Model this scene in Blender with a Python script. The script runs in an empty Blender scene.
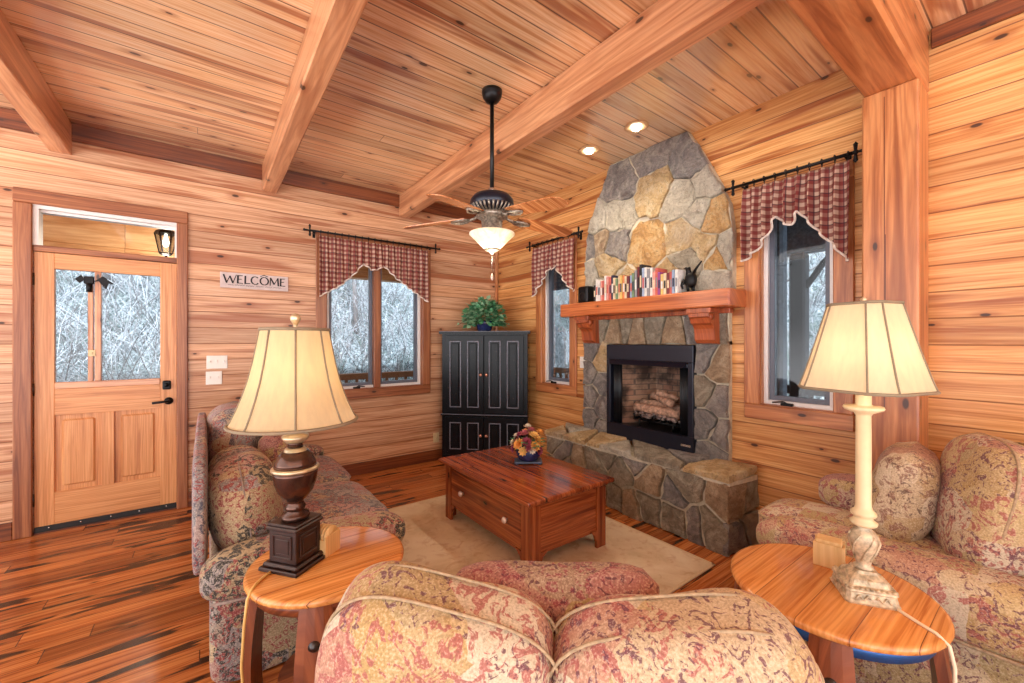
import bpy, bmesh, math, random
from mathutils import Vector, Matrix, noise as mnoise

random.seed(7)
PI = math.pi
sc = bpy.context.scene
COL = sc.collection

# ------------------------------------------------------------------ camera
cam_d = bpy.data.cameras.new('camera')
cam_d.sensor_width = 36.0
cam_d.lens = 412.0 / 1024.0 * 36.0
cam_d.clip_start = 0.02
cam = bpy.data.objects.new('camera', cam_d)
COL.objects.link(cam)
cam.location = (-3.056, -4.443, 1.398)
cam.rotation_euler = (PI / 2, 0, -math.radians(36.602))
sc.camera = cam

# ------------------------------------------------------------------ world and exposure
SKY_STRENGTH = 2.4
world = bpy.data.worlds.new('sky')
sc.world = world
world.use_nodes = True
wn = world.node_tree
bgn = wn.nodes['Background']
tcw = wn.nodes.new('ShaderNodeTexCoord')
sepw = wn.nodes.new('ShaderNodeSeparateXYZ')
rampw = wn.nodes.new('ShaderNodeValToRGB')
wn.links.new(tcw.outputs['Generated'], sepw.inputs[0])
halfw = wn.nodes.new('ShaderNodeMath')
halfw.operation = 'MULTIPLY_ADD'
halfw.inputs[1].default_value = 0.5
halfw.inputs[2].default_value = 0.5
wn.links.new(sepw.outputs['Z'], halfw.inputs[0])
wn.links.new(halfw.outputs[0], rampw.inputs[0])
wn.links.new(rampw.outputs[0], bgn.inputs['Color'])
# overbright band below the horizon is added to lift the ceiling; cooler sky above
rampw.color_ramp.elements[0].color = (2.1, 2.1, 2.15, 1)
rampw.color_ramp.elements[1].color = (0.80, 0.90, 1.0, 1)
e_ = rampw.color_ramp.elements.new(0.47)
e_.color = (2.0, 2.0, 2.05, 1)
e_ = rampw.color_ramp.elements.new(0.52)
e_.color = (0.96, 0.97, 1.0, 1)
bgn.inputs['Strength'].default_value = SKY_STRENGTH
sc.view_settings.view_transform = 'Standard'
sc.view_settings.look = 'None'
sc.view_settings.gamma = 1.0
sc.view_settings.use_curve_mapping = False
sc.view_settings.exposure = 0.32
# winter sun from behind the house: it lights the hillside, not the room
sun_d = bpy.data.lights.new('sun', 'SUN')
sun_d.energy = 7.0
sun_d.angle = math.radians(1.5)
sun_d.color = (0.90, 0.95, 1.0)
sun = bpy.data.objects.new('sun', sun_d)
COL.objects.link(sun)
sun.rotation_euler = Vector((0.15, 0.75, -0.80)).to_track_quat('-Z', 'Y').to_euler()
sc.cycles.use_denoising = True
sc.cycles.max_bounces = 8
sc.cycles.diffuse_bounces = 5
sc.cycles.glossy_bounces = 4
sc.cycles.transparent_max_bounces = 12
sc.cycles.caustics_reflective = False
sc.cycles.caustics_refractive = False
sc.cycles.sample_clamp_indirect = 6.0


# ================================================================== node materials
def srgb(r, g, b):
    def f(c):
        c /= 255.0
        return c / 12.92 if c <= 0.04045 else ((c + 0.055) / 1.055) ** 2.4
    return (f(r), f(g), f(b), 1.0)


class NT:
    def __init__(self, name):
        self.m = bpy.data.materials.new(name)
        self.m.use_nodes = True
        self.t = self.m.node_tree
        self.b = self.t.nodes['Principled BSDF']
        self.out = self.t.nodes['Material Output']
        self.tc = self.t.nodes.new('ShaderNodeTexCoord')

    def n(self, kind, **kw):
        nd = self.t.nodes.new('ShaderNode' + kind)
        for k, v in kw.items():
            setattr(nd, k, v)
        return nd

    def put(self, sock, v):
        if v is None:
            return
        if isinstance(v, bpy.types.NodeSocket):
            self.t.links.new(v, sock)
        elif isinstance(v, (tuple, list)) and len(v) == 3 and sock.type == 'RGBA':
            sock.default_value = (v[0], v[1], v[2], 1)
        else:
            sock.default_value = v

    def math(self, op, a, b=0.0, c=0.0):
        nd = self.n('Math', operation=op)
        for i, v in enumerate((a, b, c)):
            self.put(nd.inputs[i], v)
        return nd.outputs[0]

    def vec(self, x, y, z):
        nd = self.n('CombineXYZ')
        for i, v in enumerate((x, y, z)):
            self.put(nd.inputs[i], v)
        return nd.outputs[0]

    def sep(self, v):
        nd = self.n('SeparateXYZ')
        self.put(nd.inputs[0], v)
        return nd.outputs

    def noise(self, v, scale=1.0, detail=3.0, rough=0.55, dist=0.0):
        nd = self.n('TexNoise')
        self.put(nd.inputs['Vector'], v)
        nd.inputs['Scale'].default_value = scale
        nd.inputs['Detail'].default_value = detail
        nd.inputs['Roughness'].default_value = rough
        nd.inputs['Distortion'].default_value = dist
        return nd.outputs['Fac']

    def white(self, v):
        nd = self.n('TexWhiteNoise', noise_dimensions='3D')
        self.put(nd.inputs['Vector'], v)
        return nd.outputs

    def voro(self, v, scale=1.0, feature='F1', metric='EUCLIDEAN', rnd=1.0, dims='3D'):
        nd = self.n('TexVoronoi', feature=feature, voronoi_dimensions=dims)
        if feature != 'DISTANCE_TO_EDGE':
            nd.distance = metric
        self.put(nd.inputs['Vector'], v)
        nd.inputs['Scale'].default_value = scale
        nd.inputs['Randomness'].default_value = rnd
        return nd.outputs

    def ramp(self, fac, stops, interp='LINEAR'):
        nd = self.n('ValToRGB')
        cr = nd.color_ramp
        cr.interpolation = interp
        while len(cr.elements) < len(stops):
            cr.elements.new(0.5)
        for e, (p, c) in zip(cr.elements, stops):
            e.position = p
            e.color = c if len(c) == 4 else (c[0], c[1], c[2], 1)
        self.put(nd.inputs[0], fac)
        return nd.outputs[0]

    def step(self, v, lo, hi):
        nd = self.n('MapRange', interpolation_type='SMOOTHSTEP')
        self.put(nd.inputs[0], v)
        nd.inputs[1].default_value = lo
        nd.inputs[2].default_value = hi
        return nd.outputs[0]

    def mix(self, fac, a, b, mode='MIX'):
        nd = self.n('Mix', data_type='RGBA', blend_type=mode)
        self.put(nd.inputs[0], fac)
        self.put(nd.inputs[6], a)
        self.put(nd.inputs[7], b)
        return nd.outputs[2]

    def bump(self, h, strength=0.3, dist=0.01, normal=None):
        nd = self.n('Bump')
        nd.inputs['Strength'].default_value = strength
        nd.inputs['Distance'].default_value = dist
        self.put(nd.inputs['Height'], h)
        if normal is not None:
            self.put(nd.inputs['Normal'], normal)
        return nd.outputs[0]

    def done(self, color, rough=0.5, metal=0.0, normal=None, **kw):
        self.put(self.b.inputs['Base Color'], color)
        self.put(self.b.inputs['Roughness'], rough)
        self.b.inputs['Metallic'].default_value = metal
        if normal is not None:
            self.put(self.b.inputs['Normal'], normal)
        for k, v in kw.items():
            self.put(self.b.inputs[k], v)
        return self.m


def plain(name, col, rough=0.5, metal=0.0, mottled=0.12, scale=30.0, **kw):
    t = NT(name)
    f = t.noise(t.tc.outputs['Object'], scale, 4)
    dark = tuple(c * (1 - mottled) for c in col[:3]) + (1,)
    lite = tuple(min(1, c * (1 + mottled)) for c in col[:3]) + (1,)
    return t.done(t.ramp(f, [(0.3, dark), (0.7, lite)]), rough, metal, **kw)


def wood(name, along='X', across='Z', width=0.14, length=3.2, light=None, mid=None, dark=None, streak=None,
         rough=0.35, groove=0.02, groove_col=None, knots=0.5, streaks=0.45, streak_u=0.55, var=0.35, grain=1.0, knot_size=0.085,
         gloss=0.5, coat=0.0, streak_lo=0.58, streak_hi=0.66, ringamt=0.34, coat_ior=1.5, coat_rough=0.10):
    """plank or solid wood; width=None means no board joints"""
    t = NT(name)
    light = light or srgb(226, 170, 112)
    mid = mid or srgb(205, 143, 86)
    dark = dark or srgb(168, 100, 54)
    streak = streak or srgb(120, 58, 28)
    co = t.sep(t.tc.outputs['Object'])
    ax = {'X': co[0], 'Y': co[1], 'Z': co[2]}
    u, v = ax[along], ax[across]
    other = ax[[a for a in 'XYZ' if a not in (along, across)][0]]
    if width:
        vv = t.math('DIVIDE', v, width)
        idx = t.math('FLOOR', vv)
        fr = t.math('FRACT', vv)
        r1 = t.white(t.vec(idx, 3.7, 1.3))
        uu = t.math('DIVIDE', t.math('ADD', u, t.math('MULTIPLY', r1[0], 17.0)), length)
        jdx = t.math('FLOOR', uu)
        fu = t.math('FRACT', uu)
        r2 = t.white(t.vec(idx, jdx, 5.1))
        rv = r2[0]
        seed = t.math('MULTIPLY', r2[0], 61.0)
    else:
        v = t.math('ADD', v, other)
        seed = t.math('ADD', 3.7, 0.0)
        rv = None
    vz = t.math('ADD', t.math('MULTIPLY', other, 9.0 if width else 0.5), seed)
    g1 = t.noise(t.vec(t.math('ADD', t.math('MULTIPLY', u, 1.3), seed), t.math('MULTIPLY', v, 34.0 * grain), vz), 1.0, 5, 0.6, 0.8)
    g2 = t.noise(t.vec(t.math('ADD', t.math('MULTIPLY', u, 5.0), seed), t.math('MULTIPLY', v, 160.0 * grain), vz), 1.0, 3, 0.6)
    warp = t.noise(t.vec(t.math('ADD', t.math('MULTIPLY', u, 0.8), seed), t.math('MULTIPLY', v, 6.0), vz), 1.0, 2, 0.5)
    ph = t.math('ADD', t.math('MULTIPLY', v, 330.0 * grain), t.math('MULTIPLY', warp, 46.0))
    ring = t.math('POWER', t.math('MULTIPLY_ADD', t.math('SINE', ph), 0.5, 0.5), 2.2)
    col = t.ramp(g1, [(0.34, dark), (0.46, mid), (0.62, light)])
    col = t.mix(t.math('MULTIPLY', ring, ringamt), col, dark)
    col = t.mix(t.math('MULTIPLY', t.step(g2, 0.52, 0.70), 0.28), col, dark)
    if rv is not None:
        tint = t.ramp(rv, [(0.0, (1 - var, 1 - var * 1.12, 1 - var * 1.25, 1)), (0.35, (0.95, 0.94, 0.92, 1)), (0.75, (1.05, 1.05, 1.05, 1)), (1.0, (1.12, 1.1, 1.04, 1))])
        col = t.mix(1.0, col, tint, 'MULTIPLY')
    if streaks > 0:
        s = t.noise(t.vec(t.math('ADD', t.math('MULTIPLY', u, streak_u), t.math('MULTIPLY', seed, 1.7)), t.math('MULTIPLY', v, 9.0), vz), 1.0, 3, 0.5, 0.5)
        sm = t.math('MULTIPLY', t.step(s, streak_lo, streak_hi), streaks)
        col = t.mix(sm, col, streak)
    if knots > 0:
        kv = t.vec(t.math('ADD', t.math('MULTIPLY', u, 2.4), t.math('MULTIPLY', seed, 1.37)), t.math('MULTIPLY', v, 5.5), 0.0)
        vo = t.voro(kv, 1.0, dims='2D')
        kr = t.sep(vo['Color'])[0]
        keep = t.math('GREATER_THAN', kr, 1.0 - knots)
        size = t.math('MULTIPLY', t.math('ADD', t.math('MULTIPLY', t.sep(vo['Color'])[1], 0.7), 0.5), knot_size)
        d = t.math('DIVIDE', vo['Distance'], size)
        core = t.math('MULTIPLY', t.math('SUBTRACT', 1.0, t.step(d, 0.45, 0.85)), keep)
        halo = t.math('MULTIPLY', t.math('SUBTRACT', 1.0, t.step(d, 0.8, 2.6)), keep)
        col = t.mix(t.math('MULTIPLY', halo, 0.45), col, streak)
        col = t.mix(t.math('MULTIPLY', core, 0.92), col, srgb(52, 26, 14))
    h = t.math('MULTIPLY', g2, 0.15)
    if width and groove > 0:
        e = t.math('MINIMUM', fr, t.math('SUBTRACT', 1.0, fr))
        gm = t.math('SUBTRACT', 1.0, t.step(e, groove * 0.35, groove))
        eu = t.math('MINIMUM', fu, t.math('SUBTRACT', 1.0, fu))
        gu = t.math('SUBTRACT', 1.0, t.step(eu, 0.0010 / length, 0.0030 / length))
        gm = t.math('MAXIMUM', gm, gu)
        col = t.mix(t.math('MULTIPLY', gm, 0.85), col, groove_col or srgb(70, 36, 18))
        h = t.math('SUBTRACT', h, gm)
    return t.done(col, rough, 0.0, t.bump(h, 0.35, 0.004), **{'Specular IOR Level': gloss, 'Coat Weight': coat, 'Coat Roughness': coat_rough, 'Coat IOR': coat_ior})


def fabric(name, patches, motif1, motif2, patch=7.0, weave=1.0, m_amt=0.8, lo=0.53):
    """tapestry upholstery: patchwork blocks with woven motifs"""
    t = NT(name)
    p = t.tc.outputs['Object']
    w = t.n('TexNoise')
    t.put(w.inputs['Vector'], p)
    w.inputs['Scale'].default_value = 9.0
    add = t.n('VectorMath', operation='MULTIPLY_ADD')
    t.put(add.inputs[0], w.outputs['Color'])
    add.inputs[1].default_value = (0.03, 0.03, 0.03)
    t.put(add.inputs[2], p)
    pw = add.outputs[0]
    vo = t.voro(pw, patch, metric='CHEBYCHEV', rnd=0.8)
    r = t.sep(vo['Color'])
    n = len(patches)
    col = t.ramp(r[0], [(i / n, c) for i, c in enumerate(patches)], 'CONSTANT')
    b = t.noise(p, 8.0, 4)
    col = t.mix(t.math('MULTIPLY', t.step(b, 0.46, 0.66), 0.40), col, patches[0])
    m1 = t.noise(pw, 21.0, 3, 0.6, 1.8)
    k1 = t.math('MULTIPLY', t.step(m1, lo, lo + 0.045), t.math('GREATER_THAN', r[1], 0.30))
    col = t.mix(t.math('MULTIPLY', k1, m_amt), col, motif1)
    m2 = t.noise(pw, 30.0, 3, 0.6, 2.2)
    k2 = t.math('MULTIPLY', t.step(m2, lo + 0.03, lo + 0.075), t.math('LESS_THAN', r[1], 0.72))
    col = t.mix(t.math('MULTIPLY', k2, m_amt), col, motif2)
    ed = t.voro(pw, patch, feature='DISTANCE_TO_EDGE', rnd=0.8)
    fine = t.noise(p, 190.0 * weave, 2)
    col = t.mix(t.math('MULTIPLY', t.step(fine, 0.50, 0.66), 0.30), col, srgb(92, 76, 60))
    col = t.mix(t.math('MULTIPLY', t.math('SUBTRACT', 1.0, t.step(fine, 0.36, 0.48)), 0.28), col, srgb(238, 222, 196))
    return t.done(col, 0.95, 0.0, t.bump(t.math('ADD', fine, t.math('MULTIPLY', m1, 0.6)), 0.35, 0.004), **{'Specular IOR Level': 0.15, 'Sheen Weight': 0.1})


def stone(name, a, b, c, rough=0.8):
    t = NT(name)
    p = t.tc.outputs['Object']
    n1 = t.noise(p, 7.0, 8, 0.7, 1.2)
    n2 = t.noise(p, 46.0, 6, 0.75, 0.8)
    n3 = t.noise(p, 2.2, 3, 0.5)
    n4 = t.noise(p, 17.0, 6, 0.75, 2.0)
    col = t.ramp(n1, [(0.36, a), (0.5, b), (0.62, c)])
    col = t.mix(t.math('MULTIPLY', t.step(n4, 0.54, 0.64), 0.30), col, srgb(214, 200, 178))
    col = t.mix(t.math('MULTIPLY', t.math('SUBTRACT', 1.0, t.step(n4, 0.36, 0.46)), 0.35), col, srgb(120, 96, 72))
    col = t.mix(t.math('MULTIPLY', t.step(n2, 0.50, 0.66), 0.5), col, tuple(x * 0.45 for x in a[:3]) + (1,))
    col = t.mix(t.math('MULTIPLY', t.step(n3, 0.55, 0.7), 0.35), col, srgb(176, 170, 162))
    return t.done(col, rough, 0.0, t.bump(t.math('ADD', t.math('MULTIPLY', n1, 1.4), n2), 1.0, 0.035))


M = {}
M['wall_pine'] = wood('wall_pine', 'X', 'Z', 0.138, 40.0, light=srgb(222, 180, 146), mid=srgb(202, 154, 118), dark=srgb(168, 114, 78),
                      streak=srgb(150, 78, 42), knots=0.5, streaks=0.7, var=0.24, groove=0.034, groove_col=srgb(120, 66, 34), rough=0.34, gloss=0.4)
M['wall_pine_side'] = wood('wall_pine_side', 'Y', 'Z', 0.138, 40.0, light=srgb(230, 178, 118), mid=srgb(212, 150, 90), dark=srgb(178, 112, 58),  # same pine on both walls: daylight and lamplight tints are put into the colours
                           streak=srgb(146, 70, 30), knots=0.5, streaks=0.8, var=0.26, groove=0.034, groove_col=srgb(120, 64, 28), rough=0.34, gloss=0.4)
M['ceil_pine'] = wood('ceil_pine', 'X', 'Y', 0.122, 40.0, light=srgb(250, 222, 182), mid=srgb(240, 200, 152), dark=srgb(210, 154, 104),
                      streak=srgb(150, 74, 32), knots=0.5, streaks=0.75, var=0.22, groove=0.045, groove_col=srgb(66, 30, 14), rough=0.3, gloss=0.5, coat=1.0, coat_ior=2.4, coat_rough=0.2)
M['floor_pine'] = wood('floor_pine', 'X', 'Y', 0.105, 1.2, light=srgb(206, 134, 74), mid=srgb(176, 100, 48), dark=srgb(130, 64, 28),
                       streak=srgb(38, 22, 14), knots=0.3, streaks=0.95, var=0.42, groove=0.02, groove_col=srgb(40, 18, 10), rough=0.2,
                       knot_size=0.07, streak_lo=0.57, streak_hi=0.62, streak_u=1.5)
for axn, ac in (('X', 'Y'), ('X', 'Z'), ('Y', 'Z'), ('Z', 'Y'), ('Y', 'X'), ('Z', 'X')):
    M['beam_' + axn + ac] = wood('beam_wood_' + axn + ac, axn, ac, None, light=srgb(226, 170, 126), mid=srgb(206, 146, 102), dark=srgb(174, 110, 70),
                                 streak=srgb(140, 68, 32), knots=0.4, streaks=0.4, rough=0.3, coat=0.3, knot_size=0.085, grain=0.6)
    M['post_' + axn + ac] = wood('post_wood_' + axn + ac, axn, ac, None, light=srgb(206, 140, 88), mid=srgb(184, 114, 66), dark=srgb(148, 84, 46),
                                 streak=srgb(120, 58, 28), knots=0.4, streaks=0.5, rough=0.34, knot_size=0.085, grain=0.6)
    M['trim_' + axn + ac] = wood('trim_wood_' + axn + ac, axn, ac, None, light=srgb(172, 112, 72), mid=srgb(148, 88, 54), dark=srgb(114, 62, 36),
                                 streak=srgb(104, 50, 26), knots=0.12, streaks=0.4, rough=0.36)
    M['dark_' + axn + ac] = wood('dark_stained_wood_' + axn + ac, axn, ac, None, light=srgb(142, 80, 44), mid=srgb(116, 60, 32), dark=srgb(84, 42, 24),
                                 streak=srgb(66, 30, 18), knots=0.15, streaks=0.5, rough=0.36)
    M['doorwood_' + axn + ac] = wood('door_fir_' + axn + ac, axn, ac, None, light=srgb(226, 166, 112), mid=srgb(212, 148, 94), dark=srgb(186, 120, 72),
                                     streak=srgb(168, 100, 56), knots=0.0, streaks=0.25, rough=0.34, grain=1.3)
    M['table_' + axn + ac] = wood('table_wood_' + axn + ac, axn, ac, None, light=srgb(168, 92, 48), mid=srgb(138, 66, 32), dark=srgb(98, 42, 20),
                                  streak=srgb(70, 28, 14), knots=0.25, streaks=0.55, rough=0.25)
    M['stave_' + axn + ac] = wood('stave_wood_' + axn + ac, axn, ac, None, light=srgb(150, 84, 50), mid=srgb(122, 62, 36), dark=srgb(88, 42, 24),
                                  streak=srgb(64, 30, 18), knots=0.0, streaks=0.5, rough=0.35)
M['mantel'] = wood('mantel_wood', 'Y', 'Z', None, light=srgb(206, 122, 68), mid=srgb(184, 98, 50), dark=srgb(150, 72, 34), streak=srgb(126, 54, 26),
                   knots=0.12, streaks=0.4, rough=0.3)
M['corbel'] = wood('corbel_wood', 'Z', 'X', None, light=srgb(184, 98, 54), mid=srgb(158, 76, 40), dark=srgb(122, 54, 28), streak=srgb(100, 42, 22), knots=0, rough=0.3)
M['tabletop_planks'] = wood('tabletop_planks', 'Y', 'X', 0.125, 2.5, light=srgb(178, 98, 54), mid=srgb(146, 70, 36), dark=srgb(102, 44, 22),
                            streak=srgb(66, 26, 14), knots=0.25, streaks=0.6, var=0.35, groove=0.012, rough=0.14, gloss=0.6)
M['oak_top'] = wood('oak_round_top', 'X', 'Y', 0.12, 5.0, light=srgb(236, 172, 104), mid=srgb(220, 150, 82), dark=srgb(186, 112, 54),
                    streak=srgb(140, 72, 32), knots=0.0, streaks=0.3, var=0.12, groove=0.01, rough=0.14, gloss=0.6, grain=1.2)
M['blade'] = wood('blade_wood', 'X', 'Y', None, light=srgb(216, 154, 102), mid=srgb(192, 124, 76), dark=srgb(146, 84, 48), streak=srgb(110, 52, 26), knots=0, rough=0.2)
M['raw_wood'] = wood('coaster_wood', 'Z', 'X', None, light=srgb(232, 198, 142), mid=srgb(220, 180, 120), dark=srgb(196, 150, 92), streak=srgb(180, 130, 76), knots=0, streaks=0.2, rough=0.6)
M['porch_wood'] = wood('porch_ceiling_wood', 'X', 'Y', 0.14, 4.0, light=srgb(222, 176, 128), mid=srgb(206, 154, 104), dark=srgb(182, 126, 78), knots=0.2, rough=0.6)
M['porch_deck'] = plain('porch_deck', srgb(176, 164, 152), 0.85)
M['porch_brown'] = plain('porch_brown', srgb(124, 88, 62), 0.8)
M['porch_slate'] = plain('porch_slate', srgb(92, 106, 122), 0.75, mottled=0.3)
M['porch_dark'] = plain('porch_dark', srgb(50, 48, 52), 0.7)
M['black_metal'] = plain('black_metal', srgb(24, 23, 24), 0.38, 0.6)
M['iron'] = plain('wrought_iron', srgb(30, 28, 28), 0.45, 0.7)
M['firebox_black'] = plain('firebox_black', srgb(20, 20, 24), 0.4, 0.2)
M['navy_black'] = plain('navy_black', srgb(27, 29, 42), 0.32, 0.3)
M['bronze'] = plain('antique_bronze', srgb(74, 68, 66), 0.3, 0.85, 0.5, 60)
M['pewter'] = plain('antiqued_pewter', srgb(150, 140, 126), 0.4, 0.6, 0.55, 70)
M['white_plastic'] = plain('white_plastic', srgb(238, 234, 226), 0.4, mottled=0.02)
M['sash_white'] = plain('sash_white', srgb(226, 222, 218), 0.45, mottled=0.04)
M['sash_grey'] = plain('sash_grey', srgb(96, 100, 112), 0.45, mottled=0.06)
M['ivory_plastic'] = plain('ivory_plastic', srgb(216, 196, 150), 0.45, mottled=0.02)
M['cream_enamel'] = plain('cream_enamel', srgb(230, 206, 162), 0.4, mottled=0.08, scale=12)
M['cord'] = plain('lamp_cord', srgb(224, 184, 112), 0.5, mottled=0.03)
M['cord_white'] = plain('cord_white', srgb(240, 226, 196), 0.5, mottled=0.03)
M['urn'] = plain('urn_brown', srgb(84, 58, 48), 0.2, 0.75, 0.45, 16)
M['urn_gold'] = plain('urn_gold', srgb(206, 186, 152), 0.28, 0.7, 0.25, 30)
M['ivory_antique'] = plain('ivory_antique', srgb(196, 178, 148), 0.45, 0.15, 0.5, 60)
M['plinth'] = plain('plinth_dark', srgb(52, 32, 27), 0.3, 0.15, 0.3, 30)
M['silver'] = plain('silver', srgb(214, 208, 200), 0.25, 0.9, 0.1)
M['nickel_knob'] = plain('pale_knob', srgb(226, 200, 182), 0.2, 0.25, 0.2, 40)
M['copper_knob'] = plain('copper_knob', srgb(200, 138, 112), 0.25, 0.6)
M['blue_band'] = plain('blue_band', srgb(40, 92, 158), 0.35, 0.4)
M['bowl_blue'] = plain('bowl_blue', srgb(42, 50, 92), 0.2, 0.1, 0.4, 30)
M['leaf'] = plain('ivy_leaf', srgb(78, 142, 98), 0.45, 0, 0.5, 14)
M['leaf_pale'] = plain('ivy_leaf_pale', srgb(150, 186, 146), 0.5, 0, 0.3, 20)
M['stem'] = plain('stem_brown', srgb(86, 64, 40), 0.7)
M['sign_board'] = plain('sign_board', srgb(206, 190, 186), 0.7, 0, 0.1, 20)
M['ink'] = plain('ink_black', srgb(26, 24, 26), 0.6)
M['mortar'] = plain('mortar', srgb(196, 184, 160), 0.95, 0, 0.2, 25)
M['mortar_dark'] = plain('mortar_dark', srgb(146, 134, 114), 0.95, 0, 0.2, 25)
M['log'] = plain('ceramic_log', srgb(176, 140, 118), 0.9, 0, 0.6, 30)
M['ember'] = plain('ember_grey', srgb(132, 112, 104), 0.95, 0, 0.6, 60)
M['rug_border'] = plain('rug_border', srgb(206, 182, 148), 0.95, 0, 0.1, 120)
M['bark'] = plain('bark', srgb(116, 112, 112), 0.9, 0, 0.4, 12)
M['twig'] = plain('twig', srgb(190, 194, 200), 0.9, 0, 0.4, 3)
M['can_ring'] = plain('can_ring', srgb(206, 168, 124), 0.4)
M['sweep'] = plain('door_sweep_black', srgb(20, 18, 18), 0.5)


def mk_painted_black():
    t = NT('distressed_black_paint')
    p = t.tc.outputs['Object']
    n = t.noise(p, 9.0, 6, 0.7)
    n2 = t.noise(p, 70.0, 3)
    c = t.ramp(n, [(0.3, srgb(5, 5, 7)), (0.55, srgb(10, 10, 14)), (0.75, srgb(24, 24, 34))])
    c = t.mix(t.step(n2, 0.66, 0.74), c, srgb(96, 70, 58))
    return t.done(c, 0.3, 0.0, t.bump(n2, 0.1, 0.003), **{'Specular IOR Level': 0.25})


M['black_paint'] = mk_painted_black()
M['rubbed_edge'] = plain('rubbed_edge', srgb(112, 112, 124), 0.35, 0, 0.35, 60)

BEIGE = srgb(206, 184, 150)
M['fabric_gold'] = fabric('gold_tapestry', [srgb(198, 178, 146), srgb(184, 154, 104), srgb(204, 190, 166), srgb(184, 138, 116), srgb(176, 154, 112), srgb(196, 174, 142), srgb(198, 172, 126)],
                          srgb(168, 94, 90), srgb(108, 64, 80), m_amt=0.85, lo=0.52)
M['fabric_blue'] = fabric('blue_rose_tapestry', [srgb(166, 146, 140), srgb(170, 126, 124), srgb(146, 138, 138), srgb(172, 148, 122), srgb(156, 110, 110), srgb(130, 128, 130)],
                          srgb(74, 76, 92), srgb(146, 60, 62), patch=8.0, m_amt=0.85, lo=0.505)
M['fabric_olive'] = fabric('olive_rose_tapestry', [srgb(182, 160, 126), srgb(158, 140, 110), srgb(172, 140, 128), srgb(142, 134, 132), srgb(168, 146, 116)],
                           srgb(52, 54, 54), srgb(146, 72, 72), patch=6.5, m_amt=0.95, lo=0.495)
M['fabric_beige'] = fabric('beige_tapestry', [srgb(200, 178, 148), srgb(188, 164, 132), srgb(178, 148, 108), srgb(204, 186, 158), srgb(172, 128, 108)],
                           srgb(132, 86, 74), srgb(92, 66, 62), patch=8.0, m_amt=0.75)
M['fabric_rose'] = fabric('rose_tapestry', [srgb(190, 166, 142), srgb(166, 116, 110), srgb(176, 150, 104), srgb(160, 134, 112)],
                          srgb(146, 70, 82), srgb(96, 52, 70), patch=9.0)
M['welt'] = plain('welt_cord', srgb(172, 148, 118), 0.95, 0, 0.3, 80)
M['welt_blue'] = plain('welt_cord_blue', srgb(150, 132, 122), 0.95, 0, 0.3, 80)


def mk_rug():
    t = NT('rug_pile')
    p = t.tc.outputs['Object']
    n = t.noise(p, 3.0, 5, 0.6, 0.6)
    n2 = t.noise(p, 11.0, 5, 0.6, 1.0)
    f = t.noise(p, 300.0, 2)
    c = t.ramp(n, [(0.3, srgb(196, 172, 140)), (0.5, srgb(222, 202, 172)), (0.7, srgb(234, 220, 196))])
    c = t.mix(t.math('MULTIPLY', t.step(n2, 0.5, 0.68), 0.45), c, srgb(184, 140, 108))
    c = t.mix(t.math('MULTIPLY', f, 0.25), c, srgb(150, 128, 100))
    return t.done(c, 0.95, 0, t.bump(f, 0.4, 0.004), **{'Specular IOR Level': 0.1})


M['rug'] = mk_rug()


def mk_plaid():
    t = NT('plaid_cotton')
    uv = t.sep(t.tc.outputs['UV'])

    def bands(c, period, lo, hi, off=0.0):
        f = t.math('FRACT', t.math('ADD', t.math('DIVIDE', c, period), off))
        return t.math('MULTIPLY', t.step(f, lo, lo + 0.06), t.math('SUBTRACT', 1.0, t.step(f, hi - 0.06, hi)))
    base = srgb(204, 172, 150)
    red = srgb(122, 36, 36)
    navy = srgb(62, 40, 50)
    a = bands(uv[0], 0.048, 0.05, 0.6)
    b = bands(uv[1], 0.048, 0.05, 0.6)
    c = t.mix(t.math('MULTIPLY', a, 0.72), base, red)
    c = t.mix(t.math('MULTIPLY', b, 0.72), c, red)
    a2 = bands(uv[0], 0.096, 0.72, 0.84)
    b2 = bands(uv[1], 0.096, 0.72, 0.84)
    c = t.mix(t.math('MULTIPLY', a2, 0.8), c, navy)
    c = t.mix(t.math('MULTIPLY', b2, 0.8), c, navy)
    f = t.noise(t.tc.outputs['Object'], 240.0, 2)
    return t.done(t.mix(t.math('MULTIPLY', f, 0.2), c, navy), 0.95, 0, t.bump(f, 0.2, 0.002), **{'Specular IOR Level': 0.1})


M['plaid'] = mk_plaid()
M['fringe'] = plain('valance_fringe', srgb(222, 208, 196), 0.95, 0, 0.15, 100)


def mk_shade(name, col, trans=0.55):
    t = NT(name)
    p = t.tc.outputs['Object']
    n = t.noise(t.vec(t.math('MULTIPLY', t.sep(p)[0], 60), t.math('MULTIPLY', t.sep(p)[1], 60), t.math('MULTIPLY', t.sep(p)[2], 4)), 1.0, 3)
    c = t.ramp(n, [(0.3, tuple(x * 0.9 for x in col[:3])), (0.7, col)])
    d = t.n('BsdfDiffuse')
    tr = t.n('BsdfTranslucent')
    mx = t.n('MixShader')
    t.put(d.inputs[0], c)
    t.put(tr.inputs[0], c)
    mx.inputs[0].default_value = trans
    t.t.links.new(d.outputs[0], mx.inputs[1])
    t.t.links.new(tr.outputs[0], mx.inputs[2])
    t.t.links.new(mx.outputs[0], t.out.inputs[0])
    return t.m


M['shade_cream'] = mk_shade('shade_cream_silk', srgb(246, 226, 184))
M['shade_ivory'] = mk_shade('shade_ivory_silk', srgb(248, 234, 202))
M['shade_trim'] = plain('shade_trim', srgb(138, 122, 98), 0.8)


def emit(name, col, s):
    t = NT(name)
    e = t.n('Emission')
    e.inputs[0].default_value = col
    e.inputs[1].default_value = s
    t.t.links.new(e.outputs[0], t.out.inputs[0])
    return t.m


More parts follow.
